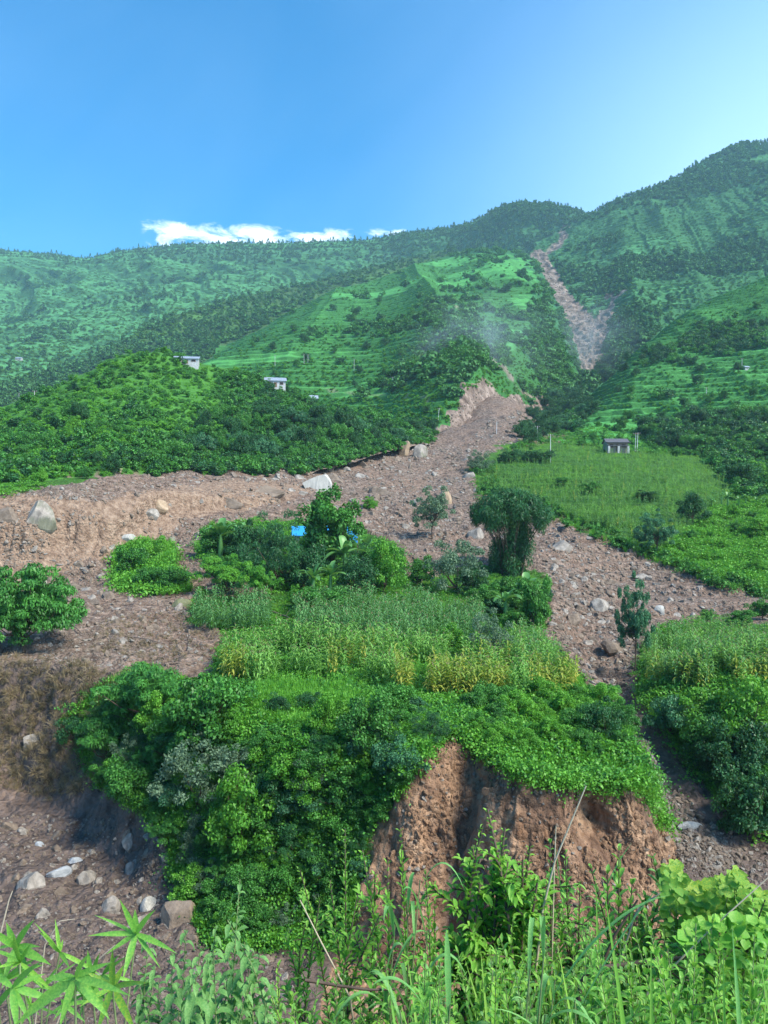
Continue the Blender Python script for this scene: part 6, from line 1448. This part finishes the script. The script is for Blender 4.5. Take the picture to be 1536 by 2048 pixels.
n = 2600; gx_ = rf.uniform(-3.2, 4.6, n); gy_ = rf.uniform(1.5, 7.5, n); kk = rf.uniform(size=n) < np.interp(gx_ / gy_, [-.5, -.15, 0, .15, .5], [.05, .05, .35, .9, 1]); gx_, gy_ = gx_[kk], gy_[kk]
topz = (1024 - np.interp(gx_ / gy_ * F + 768, *zip(*sil)) - 60) / F * gy_; hgt = np.clip(topz - bank_z(gx_, gy_), .35, 1.9) * rf.uniform(.75, 1.1, len(gx_))
scatter('bank_grass', FT, np.stack([gx_, gy_, bank_z(gx_, gy_)], 1), hgt, rf.integers(0, 3, len(gx_)), seed=9, tilt=.15)
# dry stalks and branches
def stalk(label, Y, pts, r_, mat, name='dry_stalk', cat='stalk', twigs=0, Y2=None):
    p = np.array([ftop(a, b, Y + (0 if Y2 is None else (Y2 - Y) * i / (len(pts) - 1))) for i, (a, b) in enumerate(pts)]); b = p[0].copy(); p = p - b
    t = np.linspace(0, len(p) - 1, len(p) * 4); p = np.stack([np.interp(t, range(len(p)), p[:, k]) for k in range(3)], 1); mb = MB(); tube(mb, p, np.linspace(r_, r_ * .4, len(p)), 6)
    for k in range(twigs):
        s = rf.uniform(.2, .95); q, tt, _ = along(p, [s]); tube(mb, curve(q[0], q[0] + unit(rf.normal(size=3) * [1, .6, 1] + tt[0]) * rf.uniform(.1, .3), 5), np.linspace(r_ * .4, r_ * .15, 5), 5)
    o = link(name, mb.mesh(name, mat), None, Vector(b)); tag(o, label, cat)
stalk('bare pale stalk slanting up to the rim of the scar', 4.0, [(1050, 2130), (1085, 1820), (1110, 1722), (1172, 1572)], .008, M_straw)
stalk('short pale stalk left of the slanting one', 4.2, [(1100, 2050), (1108, 1750), (1112, 1652)], .006, M_straw)
stalk('long straw stalk crossing the right bottom corner', 3.4, [(1180, 2180), (1300, 1980), (1420, 1860), (1540, 1752)], .006, M_straw)
stalk('bent straw stalk left of the yellow vine', 4.0, [(1200, 2050), (1275, 1815), (1340, 1775)], .007, M_straw)
stalk('pale bare stem leaning left in front of the thicket foot', 3.8, [(730, 2200), (700, 1995), (640, 1880), (600, 1800)], .007, M_straw)
stalk('thin straw at the far left edge', 2.6, [(-20, 2150), (0, 1870), (18, 1800), (25, 1782)], .004, M_straw)
stalk('arched dry grass stem over the left gully', 2.8, [(60, 2130), (90, 1890), (120, 1842), (150, 1838)], .003, M_straw)
stalk('straw leaning right between the shoots', 2.8, [(80, 2130), (150, 1960), (230, 1890)], .004, M_straw)
stalk('dark dead branch running along the lower right', 3.6, [(1130, 2120), (1170, 1940), (1280, 1925), (1400, 1912), (1500, 1890), (1580, 1885)], .014, M_twig, 'dead_branch', 'branch', 9)
stalk('dead twig lying level at the bottom middle', 3.6, [(610, 1960), (680, 1972), (740, 1980), (800, 1978), (830, 2120)], .008, M_twig, 'dead_branch', 'branch', 4)
stalk('forked dark branch rising behind the lower right weeds', 3.9, [(1150, 2130), (1190, 1960), (1230, 1870), (1275, 1800)], .012, M_twig, 'dead_branch', 'branch', 6)
print('foreground', round(time.time() - T0, 1))
# ------------------------------------------------------------------ haze: one closed box of even air
HX0, HX1, HY0, HY1, HZ0, HZ1 = -2600, 2900, -30, 3300, -60, 1150
hv = [(x, y, z) for x in (HX0, HX1) for y in (HY0, HY1) for z in (HZ0, HZ1)]
hf = [(0, 1, 3, 2), (4, 6, 7, 5), (0, 4, 5, 1), (2, 3, 7, 6), (0, 2, 6, 4), (1, 5, 7, 3)]
mh = new_mat('haze_air'); gh = G(mh)
pv = gh.n('ShaderNodeVolumePrincipled'); pv.inputs['Color'].default_value = (0.5, 0.8, 1.0, 1); pv.inputs['Density'].default_value = 0.00012
pv.inputs['Anisotropy'].default_value = 0.0
oh = gh.n('ShaderNodeOutputMaterial'); gh.l(pv.outputs[0], oh.inputs['Volume'])
hz = link('haze', mesh_np('haze', np.array(hv, float), np.array(hf), mh, False)); tag(hz, kind='stuff')
# drifting mist over the gully: soft-edged, denser in wisps
def mist(label, c, r, dens, seed):
    import bmesh
    bm = bmesh.new(); bmesh.ops.create_icosphere(bm, subdivisions=3, radius=1); me = bpy.data.meshes.new('mist'); bm.to_mesh(me); bm.free()
    m = new_mat('mist_air'); g = G(m); tc = g.n('ShaderNodeTexCoord').outputs['Object']; ln = g.n('ShaderNodeVectorMath', operation='LENGTH'); g.l(tc, ln.inputs[0])
    f = g.mr(ln.outputs['Value'], .15, .95, 1, 0); no = g.mr(g.noise(tc, 1.6 + seed * .3, 4, .6, .6), .40, .68, 0, 1)
    v = g.n('ShaderNodeVolumePrincipled'); v.inputs['Color'].default_value = (.75, .88, 1, 1); g.l(g.math('MULTIPLY', g.math('MULTIPLY', g.math('MULTIPLY', f, f), no), dens), v.inputs['Density'])
    o_ = g.n('ShaderNodeOutputMaterial'); g.l(v.outputs[0], o_.inputs['Volume']); me.materials.append(m)
    o = link('mist', me, None, Vector(c)); o.scale = r; tag(o, kind='stuff')
mist('', P(955, 690, 400), (52, 40, 42), .028, 1)
mist('', P(1165, 690, 640), (62, 50, 60), .016, 2)
scn.cycles.volume_step_rate = 2.0; scn.cycles.volume_max_steps = 64
